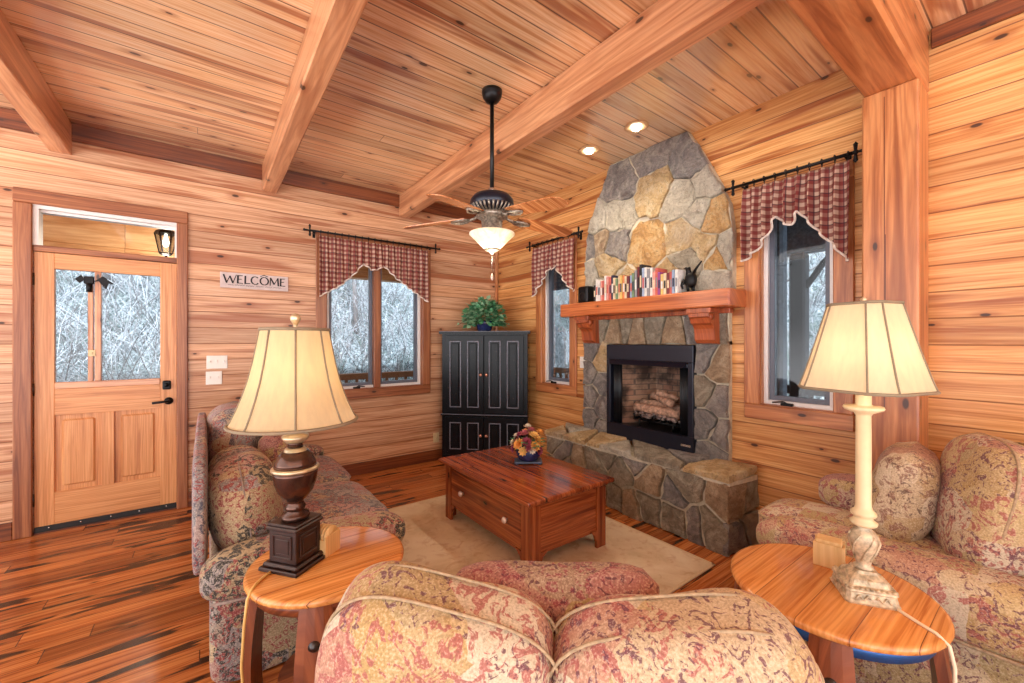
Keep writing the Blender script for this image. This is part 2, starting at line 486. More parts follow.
M['bulb'] = emit('bulb_glow', (1.0, 0.82, 0.55, 1), 8.0)
M['can_bulb'] = emit('can_bulb_glow', (1.0, 0.93, 0.82, 1), 18.0)


def mk_alabaster():
    t = NT('alabaster_glass')
    p = t.tc.outputs['Object']
    n = t.noise(p, 9.0, 4, 0.6, 1.5)
    c = t.ramp(n, [(0.35, srgb(236, 214, 170)), (0.65, srgb(255, 244, 222))])
    return t.done(c, 0.25, 0.0, **{'Emission Color': c, 'Emission Strength': 0.2})


M['alabaster'] = mk_alabaster()


def mk_glass():
    t = NT('window_glass')
    fr = t.n('Fresnel')
    fr.inputs[0].default_value = 1.45
    tr = t.n('BsdfTransparent')
    gl = t.n('BsdfGlossy')
    gl.inputs['Roughness'].default_value = 0.02
    tr.inputs[0].default_value = (0.93, 0.96, 0.98, 1)
    mx = t.n('MixShader')
    t.t.links.new(t.math('MULTIPLY', fr.outputs[0], 0.6), mx.inputs[0])
    t.t.links.new(tr.outputs[0], mx.inputs[1])
    t.t.links.new(gl.outputs[0], mx.inputs[2])
    t.t.links.new(mx.outputs[0], t.out.inputs[0])
    return t.m


M['glass'] = mk_glass()


def mk_hill():
    t = NT('hillside_litter')
    p = t.tc.outputs['Object']
    n = t.noise(p, 1.4, 8, 0.75, 1.2)
    n2 = t.noise(p, 9.0, 6, 0.75, 2.0)
    c = t.ramp(n2, [(0.36, srgb(48, 60, 64)), (0.46, srgb(124, 142, 146)), (0.54, srgb(200, 212, 216)), (0.68, srgb(240, 244, 246))])
    c = t.mix(t.math('MULTIPLY', t.step(n, 0.48, 0.62), 0.55), c, srgb(92, 116, 96))
    return t.done(c, 1.0, 0, t.bump(n2, 1.0, 0.2))


M['hill'] = mk_hill()

ST = {
    'buff': stone('stone_buff', srgb(186, 150, 104), srgb(214, 182, 132), srgb(226, 204, 164)),
    'gold': stone('stone_gold', srgb(184, 136, 82), srgb(214, 166, 104), srgb(224, 190, 138)),
    'pale': stone('stone_pale', srgb(170, 160, 142), srgb(202, 192, 172), srgb(222, 214, 196)),
    'grey': stone('stone_grey', srgb(112, 108, 108), srgb(146, 140, 136), srgb(176, 168, 158)),
    'slate': stone('stone_slate', srgb(120, 114, 112), srgb(154, 146, 140), srgb(188, 178, 166)),
    'brown': stone('stone_brown', srgb(150, 124, 96), srgb(182, 154, 122), srgb(206, 182, 150)),
    'olive': stone('stone_olive', srgb(130, 120, 104), srgb(162, 150, 130), srgb(190, 178, 156)),
}


# ================================================================== mesh helpers
class MB:
    """collects shapes into one mesh"""

    def __init__(self):
        self.bm = bmesh.new()
        self.mi = 0
        self.T = Matrix.Identity(4)
        self.uv = None

    def _addbm(self, b, smooth):
        for f in b.faces:
            f.material_index = self.mi
            f.smooth = smooth
        me = bpy.data.meshes.new('tmp')
        b.transform(self.T)
        b.to_mesh(me)
        b.free()
        self.bm.from_mesh(me)
        bpy.data.meshes.remove(me)

    def raw(self, verts, faces, smooth=False):
        vs = [self.bm.verts.new(self.T @ Vector(v)) for v in verts]
        for f in faces:
            try:
                fc = self.bm.faces.new([vs[i] for i in f])
                fc.material_index = self.mi
                fc.smooth = smooth
            except ValueError:
                pass
        return vs

    def box(self, lo, hi, bev=0.0, rot=None, seg=1):
        b = bmesh.new()
        bmesh.ops.create_cube(b, size=1.0)
        lo, hi = Vector(lo), Vector(hi)
        s = hi - lo
        for v in b.verts:
            v.co = Vector((v.co.x * s.x, v.co.y * s.y, v.co.z * s.z))
        if bev > 0:
            bev = min(bev, 0.45 * min(abs(s.x), abs(s.y), abs(s.z)))
            bmesh.ops.bevel(b, geom=list(b.edges), offset=bev, segments=seg, affect='EDGES', profile=0.5)
        if rot is not None:
            b.transform(rot)
        b.transform(Matrix.Translation((lo + hi) / 2))
        self._addbm(b, False)
        return self

    def lathe(self, prof, c=(0, 0, 0), n=28, smooth=True, axis=None, flat_sides=None):
        c = Vector(c)
        R = axis if axis is not None else Matrix.Identity(3)
        verts, faces = [], []
        for r, z in prof:
            for k in range(n):
                a = 2 * PI * k / n + (PI / n if flat_sides else 0)
                verts.append(c + R @ Vector((r * math.cos(a), r * math.sin(a), z)))
        for i in range(len(prof) - 1):
            for k in range(n):
                k2 = (k + 1) % n
                faces.append((i * n + k, i * n + k2, (i + 1) * n + k2, (i + 1) * n + k))
        if prof[0][0] > 1e-4:
            faces.append(tuple(reversed(range(n))))
        if prof[-1][0] > 1e-4:
            faces.append(tuple((len(prof) - 1) * n + k for k in range(n)))
        self.raw(verts, faces, smooth)
        return self

    def cyl(self, a, b, r, n=16, r2=None, smooth=True):
        a, b = Vector(a), Vector(b)
        d = b - a
        q = d.to_track_quat('Z', 'Y').to_matrix()
        self.lathe([(r, 0), (r if r2 is None else r2, d.length)], a, n, smooth, q)
        return self

    def tube(self, pts, r, n=8, closed=False):
        pts = [Vector(p) for p in pts]
        N = len(pts)
        rs = r if isinstance(r, (list, tuple)) else [r] * N
        verts, faces = [], []
        up = Vector((0, 0, 1))
        prev = None
        for i, p in enumerate(pts):
            if closed:
                d = pts[(i + 1) % N] - pts[i - 1]
            else:
                d = pts[min(i + 1, N - 1)] - pts[max(i - 1, 0)]
            if d.length < 1e-9:
                d = Vector((0, 0, 1))
            d.normalize()
            if prev is None:
                s = d.cross(up)
                if s.length < 0.1:
                    s = d.cross(Vector((1, 0, 0)))
            else:
                s = prev - d * prev.dot(d)
                if s.length < 1e-6:
                    s = d.cross(up)
            s.normalize()
            prev = s
            t = d.cross(s)
            for k in range(n):
                a = 2 * PI * k / n
                verts.append(p + (s * math.cos(a) + t * math.sin(a)) * rs[i])
        L = N if closed else N - 1
        for i in range(L):
            j = (i + 1) % N
            for k in range(n):
                k2 = (k + 1) % n
                faces.append((i * n + k, i * n + k2, j * n + k2, j * n + k))
        if not closed:
            faces.append(tuple(reversed(range(n))))
            faces.append(tuple((N - 1) * n + k for k in range(n)))
        self.raw(verts, faces, True)
        return self

    def prism(self, outline, f, h0, h1, smooth=False):
        """outline: 2D points; f(u, v, h) -> 3D"""
        n = len(outline)
        verts = [f(u, v, h0) for u, v in outline] + [f(u, v, h1) for u, v in outline]
        faces = [tuple(range(n)), tuple(range(2 * n - 1, n - 1, -1))]
        for i in range(n):
            j = (i + 1) % n
            faces.append((i, n + i, n + j, j))
        self.raw(verts, faces, smooth)
        return self

    def cushion(self, c, size, e=5.0, crown=0.0, n=12, X=None, wob=0.0, seed=0.0, ez=None):
        """rounded box cushion (superellipsoid-like), crowned on top"""
        b = bmesh.new()
        bmesh.ops.create_cube(b, size=2.0)
        bmesh.ops.subdivide_edges(b, edges=list(b.edges), cuts=n, use_grid_fill=True)
        sx, sy, sz = (s / 2 for s in size)
        for v in b.verts:
            p = v.co.copy()
            k = (abs(p.x) ** e + abs(p.y) ** e + abs(p.z) ** (ez or e)) ** (1 / e)
            q = p / k
            z = q.z * sz
            if crown:
                z += crown * (1 - q.x ** 2) * (1 - q.y ** 2) * (1 if q.z > 0 else 0.25) * (1 if q.z > 0 else -1)
            co = Vector((q.x * sx, q.y * sy, z))
            if wob:
                nn = mnoise.noise(co * 6.0 + Vector((seed, seed * 1.7, 0)))
                co += co.normalized() * nn * wob
            v.co = co
        if X is not None:
            b.transform(X.to_4x4())
        b.transform(Matrix.Translation(Vector(c)))
        self._addbm(b, True)
        return self

    def pillow(self, c, w, h, t, X, n=14, pinch=0.10, seed=0.0):
        """knife-edge pillow lying in its local XY plane; X rotates it; returns the seam loop"""
        verts, faces = [], []

        def P(u, v, s):
            x = u * (1 - pinch * (1 - v * v) * 0 - pinch * 0.5 * (1 - abs(u)) * 0)
            x = u * w / 2 * (1 - pinch * (1 - v * v) * abs(u) ** 3 * 0.5)
            y = v * h / 2 * (1 - pinch * (1 - u * u) * abs(v) ** 3 * 0.5)
            th = t / 2 * (max(0, 1 - u ** 4) * max(0, 1 - v ** 4)) ** 0.55
            wb = mnoise.noise(Vector((u * 1.6 + seed, v * 1.6, seed))) * 0.12 * t
            x *= 1 - 0.13 * v ** 6 * u * u
            y *= 1 - 0.13 * u ** 6 * v * v
            return Vector(c) + X @ Vector((x, y, s * (th + wb * (1 - u * u) * (1 - v * v))))
        N = n + 1
        for s in (1, -1):
            for i in range(N):
                for j in range(N):
                    verts.append(P(-1 + 2 * i / n, -1 + 2 * j / n, s))
        for s in (0, 1):
            o = s * N * N
            for i in range(n):
                for j in range(n):
                    q = (o + i * N + j, o + (i + 1) * N + j, o + (i + 1) * N + j + 1, o + i * N + j + 1)
                    faces.append(q if s == 0 else tuple(reversed(q)))
        self.raw(verts, faces, True)
        bmesh.ops.remove_doubles(self.bm, verts=list(self.bm.verts), dist=1e-5)
        loop = [P(-1 + 2 * i / n, -1, 1) for i in range(n)] + [P(1, -1 + 2 * i / n, 1) for i in range(n)] + \
               [P(1 - 2 * i / n, 1, 1) for i in range(n)] + [P(-1, 1 - 2 * i / n, 1) for i in range(n)]
        return loop

    def build(self, name, mats, parent=None, mods=None):
        me = bpy.data.meshes.new(name)
        bmesh.ops.recalc_face_normals(self.bm, faces=list(self.bm.faces))
        if parent is not None:
            self.bm.transform(ROOTM[parent.name].inverted())
        self.bm.to_mesh(me)
        self.bm.free()
        for m in (mats if isinstance(mats, (list, tuple)) else [mats]):
            me.materials.append(M[m] if isinstance(m, str) else m)
        o = bpy.data.objects.new(name, me)
        COL.objects.link(o)
        if parent is not None:
            o.parent = parent
            ROOTM[o.name] = ROOTM[parent.name]
        else:
            ROOTM[o.name] = Matrix.Identity(4)
        return o


ROOTM = {}


def thing(name, label, cat, loc=(0, 0, 0), rz=0.0, group=None):
    o = bpy.data.objects.new(name, None)
    o.empty_display_size = 0.1
    COL.objects.link(o)
    o.location = loc
    o.rotation_euler = (0, 0, rz)
    ROOTM[o.name] = Matrix.Translation(Vector(loc)) @ Matrix.Rotation(rz, 4, 'Z')
    o['label'] = label
    o['category'] = cat
    if group:
        o['group'] = group
    return o


def tag(o, label, cat, group=None, kind=None):
    o['label'] = label
    o['category'] = cat
    if group:
        o['group'] = group
    if kind:
        o['kind'] = kind
    return o


def recenter(o, base):
    """move a one-mesh thing's origin to its base"""
    base = Vector(base)
    o.data.transform(Matrix.Translation(-base))
    o.location = base
    ROOTM[o.name] = Matrix.Translation(base)
    return o


def struct(o):
    o['kind'] = 'structure'
    return o


def s_root(name, loc=(0, 0, 0)):
    o = bpy.data.objects.new(name, None)
    COL.objects.link(o)
    o.location = loc
    ROOTM[o.name] = Matrix.Translation(Vector(loc))
    o['kind'] = 'structure'
    return o


def copy_tree(o, parent=None):
    c = o.copy()
    COL.objects.link(c)
    if parent is not None:
        c.parent = parent
    for ch in [x for x in bpy.data.objects if x.parent == o]:
        copy_tree(ch, c)
    return c


def lerp_list(pts, s):
    for (a, va), (b, vb) in zip(pts, pts[1:]):
        if s <= b:
            return va + (vb - va) * (s - a) / max(1e-9, b - a)
    return pts[-1][1]


def frame_mat(direction):
    """rotation with local X along a horizontal direction, Z up"""
    d = Vector(direction).normalized()
    return Matrix(((d.x, -d.y, 0), (d.y, d.x, 0), (0, 0, 1)))


# ================================================================== room shell
CZ = 3.03


def wall(name, mat, mapf, u0, u1, z0, z1, d0, d1, holes):
    us = sorted({u0, u1} | {h[0] for h in holes} | {h[1] for h in holes})
    mb = MB()
    for a, b in zip(us, us[1:]):
        um = (a + b) / 2
        hs = sorted([(h[2], h[3]) for h in holes if h[0] < um < h[1]])
        z = z0
        for h0, h1 in hs + [(z1, z1)]:
            if h0 > z + 1e-6:
                mb.box(mapf(a, d0, z), mapf(b, d1, h0))
            z = max(z, h1)
    return struct(mb.build(name, mat))


def m1(u, d, z):
    return (u, d, z)


def m2(u, d, z):
    return (d, u, z)


DOOR = (-4.06, -3.25, 0.0, 2.392)
WIN1 = (-2.095, -1.04, 0.885, 2.395)
WIN2 = (-1.365, -0.90, 0.92, 2.42)
WIN3 = (-3.615, -3.178, 0.955, 2.38)
FIRE = (-2.70, -1.975, 0.64, 1.20)

mb = MB()
mb.box((-6.2, -8.5, -0.12), (0.3, 0.16, 0.0))
struct(mb.build('floor', 'floor_pine'))
mb = MB()
mb.box((-6.2, -8.5, CZ), (0.3, 0.3, CZ + 0.12))
struct(mb.build('ceiling', 'ceil_pine'))
wall('wall_back', 'wall_pine', m1, -6.2, 0.16, 0.0, CZ, 0.0, 0.16, [DOOR, WIN1])
wall('wall_right', 'wall_pine_side', m2, -8.5, 0.0, 0.0, CZ, 0.0, 0.16, [WIN2, WIN3, FIRE])

# frieze boards under the ceiling, corner strip, baseboards
mb = MB()
mb.box((-6.2, -0.022, 2.895), (0, 0, CZ), 0.004)
struct(mb.build('trim_1', 'dark_XZ'))
mb = MB()
mb.box((-0.022, -8.5, 2.928), (0, -4.02, CZ), 0.004)
struct(mb.build('trim_2', 'dark_YZ'))
mb = MB()
mb.cyl((-0.022, -0.022, 0.0), (-0.022, -0.022, 2.895), 0.022, 10)
struct(mb.build('trim_3', 'beam_ZX'))
mb = MB()
mb.box((-6.2, -0.02, 0.0), (-4.152, 0, 0.125), 0.004)
mb.box((-3.178, -0.02, 0.0), (-0.02, 0, 0.125), 0.004)
struct(mb.build('baseboard_back', 'dark_XZ'))
mb = MB()
mb.box((-0.02, -1.40, 0.0), (0, -0.02, 0.125), 0.004)
mb.box((-0.02, -3.786, 0.0), (0, -3.22, 0.125), 0.004)
mb.box((-0.02, -8.5, 0.0), (0, -4.02, 0.125), 0.004)
struct(mb.build('baseboard_right', 'dark_YZ'))

# ------------------------------------------------------------------ beams and post
BEAMS = [(-3.92, 'first ceiling beam from the left, its end above the door casing'),
         (-2.58, 'second ceiling beam from the left, its end above the welcome sign'),
         (-1.27, 'third ceiling beam from the left, running behind the ceiling fan')]
for x, lab in BEAMS:
    mb = MB()
    mb.box((x - 0.06, -3.80, 2.79), (x + 0.06, -0.001, CZ - 0.001), 0.008)
    o = mb.build('ceiling_beam', 'beam_YX')
    recenter(o, (x, -1.9, 2.79))
    tag(o, lab, 'beam', 'exposed ceiling beams')
mb = MB()
mb.box((-5.6, -4.012, 2.70), (-0.001, -3.792, CZ - 0.001), 0.012)
o = recenter(mb.build('ceiling_girder', 'post_XZ'), (-2.8, -3.9, 2.70))
tag(o, 'massive timber girder across the ceiling, resting on the square post', 'beam')
mb = MB()
mb.box((-0.245, -4.010, 0.0), (-0.003, -3.790, 2.70), 0.008)
mb.mi = 1
mb.box((-0.2465, -3.884, 1.05), (-0.240, -3.880, 2.66))      # long drying check
mb.box((-0.2465, -3.888, 1.45), (-0.240, -3.884, 1.95))
o = recenter(mb.build('timber_post', ['post_ZY', 'dark_ZY']), (-0.124, -3.9, 0))
tag(o, 'square timber post with a long crack beside the white-shaded lamp', 'post')


# ------------------------------------------------------------------ windows
def window(name, mp, hole, tv, th, lites, cas=0.088, cas_proud=0.022, axis='X'):
    u0, u1, z0, z1 = hole
    r = s_root(name, mp((u0 + u1) / 2, 0, z0))
    mb = MB()
    c = cas
    mb.box(mp(u0 - c, -cas_proud, z1 - 0.012), mp(u1 + c, 0, z1 + c), 0.005)
    mb.box(mp(u0 - c, -cas_proud, z0 - c), mp(u1 + c, 0, z0 + 0.012), 0.005)
    mb.mi = 1
    mb.box(mp(u0 - c, -cas_proud, z0 + 0.012), mp(u0 + 0.012, 0, z1 - 0.012), 0.005)
    mb.box(mp(u1 - 0.012, -cas_proud, z0 + 0.012), mp(u1 + c, 0, z1 - 0.012), 0.005)
    mb.build('casing', [th, tv], r)
    mb = MB()
    j = 0.018
    mb.box(mp(u0, 0, z1 - j), mp(u1, 0.15, z1))
    mb.box(mp(u0, 0, z0), mp(u1, 0.15, z0 + j))
    mb.mi = 1
    mb.box(mp(u0, 0, z0 + j), mp(u0 + j, 0.15, z1 - j))
    mb.box(mp(u1 - j, 0, z0 + j), mp(u1, 0.15, z1 - j))
    mb.build('jamb', [th, tv], r)
    a, b, za, zb = u0 + j, u1 - j, z0 + j, z1 - j
    mb = MB()
    w = 0.026
    mb.box(mp(a, 0.035, zb - w), mp(b, 0.075, zb))
    mb.box(mp(a, 0.035, za), mp(b, 0.075, za + w))
    mb.box(mp(a, 0.035, za + w), mp(a + w, 0.075, zb - w))
    mb.box(mp(b - w, 0.035, za + w), mp(b, 0.075, zb - w))
    mb.build('window_frame', 'sash_white', r)
    a, b, za, zb = a + w, b - w, za + w, zb - w
    spans = [(a, b)]
    if lites == 2:
        m = (a + b) / 2
        mb = MB()
        mb.box(mp(m - 0.036, 0.0, za - w - 0.0), mp(m + 0.036, 0.095, zb + w), 0.004)
        mb.build('mullion', tv, r)
        spans = [(a, m - 0.036), (m + 0.036, b)]
    for (p, q) in spans:
        mb = MB()
        s = 0.030
        mb.box(mp(p, 0.06, zb - s), mp(q, 0.105, zb))
        mb.box(mp(p, 0.06, za), mp(q, 0.105, za + s))
        mb.box(mp(p, 0.06, za + s), mp(p + s, 0.105, zb - s))
        mb.box(mp(q - s, 0.06, za + s), mp(q, 0.105, zb - s))
        sash = mb.build('sash', 'sash_grey', r)
        mb = MB()
        mb.box(mp(p + s, 0.08, za + s), mp(q - s, 0.086, zb - s))
        mb.build('pane', 'glass', sash)
    mb = MB()
    uc = spans[-1][0] * 0.35 + spans[-1][1] * 0.65 if lites == 1 else spans[0][0] * 0.4 + spans[0][1] * 0.6
    mb.box(mp(uc - 0.035, 0.0, z0 + j), mp(uc + 0.035, 0.03, z0 + j + 0.018), 0.004)
    mb.tube([mp(uc, 0.012, z0 + j + 0.015), mp(uc + 0.01, -0.02, z0 + j + 0.03), mp(uc + 0.07, -0.03, z0 + j + 0.02)], 0.006, 6)
    mb.build('crank_handle', 'iron', r)
    return r


window('window_1', m1, WIN1, 'trim_ZX', 'trim_XZ', 2)
window('window_2', m2, WIN2, 'post_ZY', 'post_YZ', 1)
window('window_3', m2, WIN3, 'post_ZY', 'post_YZ', 1)

# ------------------------------------------------------------------ door
r = s_root('door_1', (-3.655, 0, 0))
mb = MB()
mb.box((-4.150, -0.024, 2.388), (-3.178, 0, 2.490), 0.005)
mb.mi = 1
mb.box((-4.150, -0.024, 0.0), (-4.058, 0, 2.388), 0.005)
mb.box((-3.252, -0.024, 0.0), (-3.178, 0, 2.388), 0.005)
mb.build('casing', ['trim_XZ', 'trim_ZX'], r)
mb = MB()
mb.box((-4.06, 0.0, 2.052), (-3.25, 0.14, 2.098), 0.004)
mb.build('transom_bar', 'trim_XZ', r)
mb = MB()
mb.box((-4.06, 0.0, 2.362), (-3.25, 0.10, 2.392))
mb.box((-4.06, 0.0, 2.098), (-4.03, 0.10, 2.362))
mb.box((-3.266, 0.0, 2.098), (-3.25, 0.10, 2.362))
mb.box((-4.03, 0.04, 2.345), (-3.266, 0.10, 2.362))
tf = mb.build('transom_frame', 'sash_white', r)
mb = MB()
mb.box((-4.03, 0.06, 2.098), (-3.266, 0.066, 2.345))
mb.build('pane', 'glass', tf)
# leaf: stiles, rails, raised panels
mb = MB()
y0, y1 = 0.012, 0.056
mb.mi = 1
mb.box((-4.056, y0, 0.03), (-3.954, y1, 2.05), 0.002)
mb.box((-3.359, y0, 0.03), (-3.254, y1, 2.05), 0.002)
mb.box((-3.706, y0, 0.285), (-3.633, y1, 0.85), 0.002)
mb.mi = 0
mb.box((-3.954, y0, 1.935), (-3.359, y1, 2.05), 0.002)
mb.box((-3.954, y0, 0.85), (-3.359, y1, 1.045), 0.002)
mb.box((-3.954, y0, 0.03), (-3.359, y1, 0.285), 0.002)
leaf = mb.build('door_leaf', ['doorwood_XZ', 'doorwood_ZX'], r)
for a, b in ((-3.954, -3.706), (-3.633, -3.359)):
    mb = MB()
    mb.box((a, 0.030, 0.285), (b, 0.050, 0.85))
    mb.box((a + 0.035, 0.018, 0.32), (b - 0.035, 0.045, 0.815), 0.011)
    mb.build('raised_panel', 'doorwood_ZX', leaf)
mb = MB()
mb.box((-3.954, y0 - 0.006, 1.045), (-3.359, y1, 1.095), 0.004)
mb.mi = 1
mb.box((-3.779, y0 - 0.006, 1.095), (-3.751, y1, 1.885), 0.003)
mb.box((-3.742, y0 - 0.010, 1.095), (-3.706, y1, 1.935), 0.003)
mb.build('glazing_bar', ['beam_XZ', 'beam_ZX'], leaf)
mb = MB()
mb.box((-3.954, 0.030, 1.095), (-3.359, 0.036, 1.935))
mb.build('pane', 'glass', leaf)
mb = MB()
mb.box((-3.776, -0.004, 1.285), (-3.735, 0.008, 1.335), 0.003)
mb.cyl((-3.755, -0.008, 1.31), (-3.755, 0.002, 1.31), 0.006, 8)
mb.build('latch_plate', 'ivory_plastic', leaf)
mb = MB()
mb.box((-3.345, -0.006, 1.0), (-3.29, 0.014, 1.075), 0.010, seg=2)
mb.cyl((-3.318, -0.028, 1.04), (-3.318, -0.004, 1.04), 0.017, 12)
mb.build('deadbolt', 'black_metal', leaf)
mb = MB()
mb.cyl((-3.305, 0.0, 0.905), (-3.305, 0.014, 0.905), 0.030, 16)
mb.cyl((-3.305, -0.045, 0.905), (-3.305, 0.0, 0.905), 0.010, 10)
mb.tube([(-3.305, -0.045, 0.905), (-3.34, -0.050, 0.905), (-3.405, -0.046, 0.900)], 0.010, 8)
mb.build('lever_handle', 'black_metal', leaf)
mb = MB()
mb.box((-4.054, 0.004, 0.008), (-3.256, 0.030, 0.05), 0.003)
for k in range(5):
    mb.mi = 1
    mb.cyl((-3.98 + k * 0.165, 0.0, 0.035), (-3.98 + k * 0.165, 0.006, 0.035), 0.005, 8)
    mb.mi = 0
mb.build('door_sweep', ['sweep', 'silver'], leaf)
mb = MB()
for z in (0.25, 1.05, 1.85):
    mb.cyl((-4.057, 0.004, z - 0.045), (-4.057, 0.004, z + 0.045), 0.006, 8)
mb.build('hinge', 'bronze', leaf)
mb = MB()
mb.box((-4.06, 0.0, 0.0), (-3.25, 0.15, 0.008))
mb.build('threshold', 'dark_XZ', r)

# winged ornament at the head of the glass
mb = MB()
mb.box((-3.80, -0.010, 1.835), (-3.742, 0.004, 1.895), 0.008)
mb.cyl((-3.770, -0.004, 1.775), (-3.770, -0.004, 1.84), 0.018, 10)
for sgn, tipx, tipz in ((-1, -3.845, 1.868), (1, -3.632, 1.845)):
    xs = -3.785 if sgn < 0 else -3.745
    pts = [(xs, 1.855), (xs + (tipx - xs) * 0.45, 1.902), (tipx, tipz), (xs + (tipx - xs) * 0.72, 1.846), (xs + (tipx - xs) * 0.6, 1.80 if sgn > 0 else 1.838), (xs + (tipx - xs) * 0.25, 1.862)]
    mb.prism(pts, lambda u, v, h: (u, h, v), -0.012, 0.004)
o = recenter(mb.build('winged_ornament', 'iron'), (-3.77, -0.004, 1.775))
tag(o, 'dark winged ornament fixed at the top of the door glass', 'ornament')

# ------------------------------------------------------------------ outside: porch, hillside, trees
mb = MB()
mb.box((-7.0, 0.16, -0.16), (2.6, 2.1, -0.06))
mb.box((0.16, -9.0, -0.16), (2.6, 0.16, -0.06))
struct(mb.build('porch_floor', 'porch_deck'))
mb = MB()
mb.box((-7.0, 0.16, 2.88), (2.8, 2.3, 2.96))
mb.mi = 1
mb.box((0.16, -9.0, 2.88), (2.8, 0.16, 2.96))
struct(mb.build('porch_ceiling', ['porch_wood', 'porch_slate']))
mb = MB()
mb.box((-7.0, 1.86, 2.44), (2.2, 2.02, 2.88))
mb.box((-7.0, 1.84, 2.345), (2.2, 2.03, 2.44), 0.006)
o = recenter(mb.build('porch_beam', 'porch_wood'), (-2.4, 1.94, 2.5))
tag(o, 'pale timber porch beam seen through the transom above the door', 'beam')
mb = MB()
mb.box((2.02, -9.0, 2.35), (2.2, 1.86, 2.88))
o = recenter(mb.build('porch_beam', 'porch_slate'), (2.1, -3.5, 2.35))
tag(o, 'slate-blue porch beam outside the window beside the post', 'beam')


def railing(label, a, b, n, mat):
    a, b = Vector(a), Vector(b)
    t = thing('porch_railing', label, 'railing', (a + b) / 2)
    d = (b - a).normalized()
    c = (a + b) / 2
    L = (b - a).length
    R = frame_mat(d).to_4x4()
    for nm, z0, z1, hw in (('top_rail', 0.89, 0.98, 0.055), ('bottom_rail', 0.06, 0.13, 0.03)):
        mb = MB()
        mb.T = Matrix.Translation(c) @ R
        mb.box((-L / 2, -hw, z0), (L / 2, hw, z1), 0.004)
        mb.build(nm, mat, t)
    for k in range(n):
        mb = MB()
        mb.T = Matrix.Translation(c) @ R
        u = -L / 2 + L * (k + 0.5) / n
        mb.box((u - 0.019, -0.019, 0.13), (u + 0.019, 0.019, 0.89))
        mb.build('baluster', mat, t)
    return t


railing('brown porch railing outside the double window', (-3.3, 1.92, -0.06), (1.9, 1.92, -0.06), 34, 'porch_brown')
railing('dark porch railing outside the window left of the fireplace', (2.1, 1.7, -0.06), (2.1, -1.0, -0.06), 18, 'porch_brown')
railing('dark porch railing outside the window beside the timber post', (2.1, -2.05, -0.06), (2.1, -3.6, -0.06), 11, 'porch_dark')
POSTS = [((0.75, -3.01), 0.058, 'porch_slate', 'rough slate-blue log post close outside the window beside the timber post'),
         ((2.1, -2.715), 0.075, 'porch_dark', 'dark porch post behind the slate-blue one'),
         ((2.1, -1.1), 0.08, 'porch_slate', 'slate-blue porch post seen left of the chimney')]
for (px, py), hw, mt, lab in POSTS:
    mb = MB()
    mb.box((px - hw, py - hw, -0.06), (px + hw, py + hw, 2.88 if px < 2.05 and py < 1.8 else (2.35 if py < 1.8 else 2.5)), 0.02)
    if hw == 0.075:
        mb.tube([(px, py - 0.06, 1.98), (px, py - 0.13, 2.08), (px, py - 0.22, 2.22), (px, py - 0.36, 2.36)], 0.032, 8)
    o = recenter(mb.build('porch_post', mt), (px, py, -0.06))
    tag(o, lab, 'post')

# lantern on the porch
t = thing('porch_lantern', 'lit porch lantern hanging behind the transom glass', 'lantern', (-3.40, 1.3, 2.30))
cx, cy = -3.40, 1.3
mb = MB()
mb.lathe([(0.012, 2.88), (0.05, 2.875), (0.05, 2.86)], (cx, cy, 0), 12)
mb.cyl((cx, cy, 2.60), (cx, cy, 2.87), 0.007, 6)
mb.lathe([(0.10, 2.545), (0.085, 2.575), (0.03, 2.61), (0.01, 2.62)], (cx, cy, 0), 6, False)
mb.lathe([(0.035, 2.315), (0.055, 2.33), (0.055, 2.345)], (cx, cy, 0), 6, False)
mb.lathe([(0.0, 2.285), (0.012, 2.295), (0.012, 2.315)], (cx, cy, 0), 8)
for k in range(6):
    a = 2 * PI * k / 6
    mb.tube([(cx + 0.055 * math.cos(a), cy + 0.055 * math.sin(a), 2.34), (cx + 0.095 * math.cos(a), cy + 0.095 * math.sin(a), 2.55)], 0.006, 5)
mb.build('lantern_frame', 'iron', t)
mb = MB()
mb.lathe([(0.050, 2.345), (0.088, 2.545)], (cx, cy, 0), 6, False)
mb.build('lantern_glass', 'glass', t)
mb = MB()
mb.lathe([(0.0, 2.40), (0.022, 2.42), (0.028, 2.46), (0.016, 2.50), (0.012, 2.545)], (cx, cy, 0), 12)
mb.build('light_bulb', emit('lantern_glow', (1, 0.9, 0.7, 1), 6.0), t)
ld = bpy.data.lights.new('lantern_light', 'POINT')
ld.energy = 30
ld.color = (1.0, 0.86, 0.66)
ld.shadow_soft_size = 0.05
lo = bpy.data.objects.new('lantern_light', ld)
COL.objects.link(lo)
lo.location = (cx, cy, 2.27)

# hillside: ground rising away behind both outer walls
mb = MB()
N = 90
verts, faces = [], []
for i in range(N + 1):
    for j in range(N + 1):
        x = -16 + 34 * i / N
        y = -16 + 36 * j / N
        d = max(x - 2.6, y - 2.4)
        z = -0.35 + (0 if d < 0 else 0.62 * d ** 1.05 if d < 9 else 0.62 * 9 ** 1.05 + (d - 9) * 0.8)
        if d > 0:
            z += 0.5 * mnoise.noise(Vector((x * 0.4, y * 0.4, 3))) * min(1, d) + 0.22 * mnoise.noise(Vector((x * 1.7, y * 1.7, 8))) * min(1, d)
        verts.append((x, y, z))
for i in range(N):
    for j in range(N):
        a = i * (N + 1) + j
        xm, ym = -16 + 34 * (i + .5) / N, -16 + 36 * (j + .5) / N
        if xm < 2.2 and ym < 1.8:
            continue
        faces.append((a, a + N + 1, a + N + 2, a + 1))
mb.raw(verts, faces, True)
struct(mb.build('ground', 'hill'))


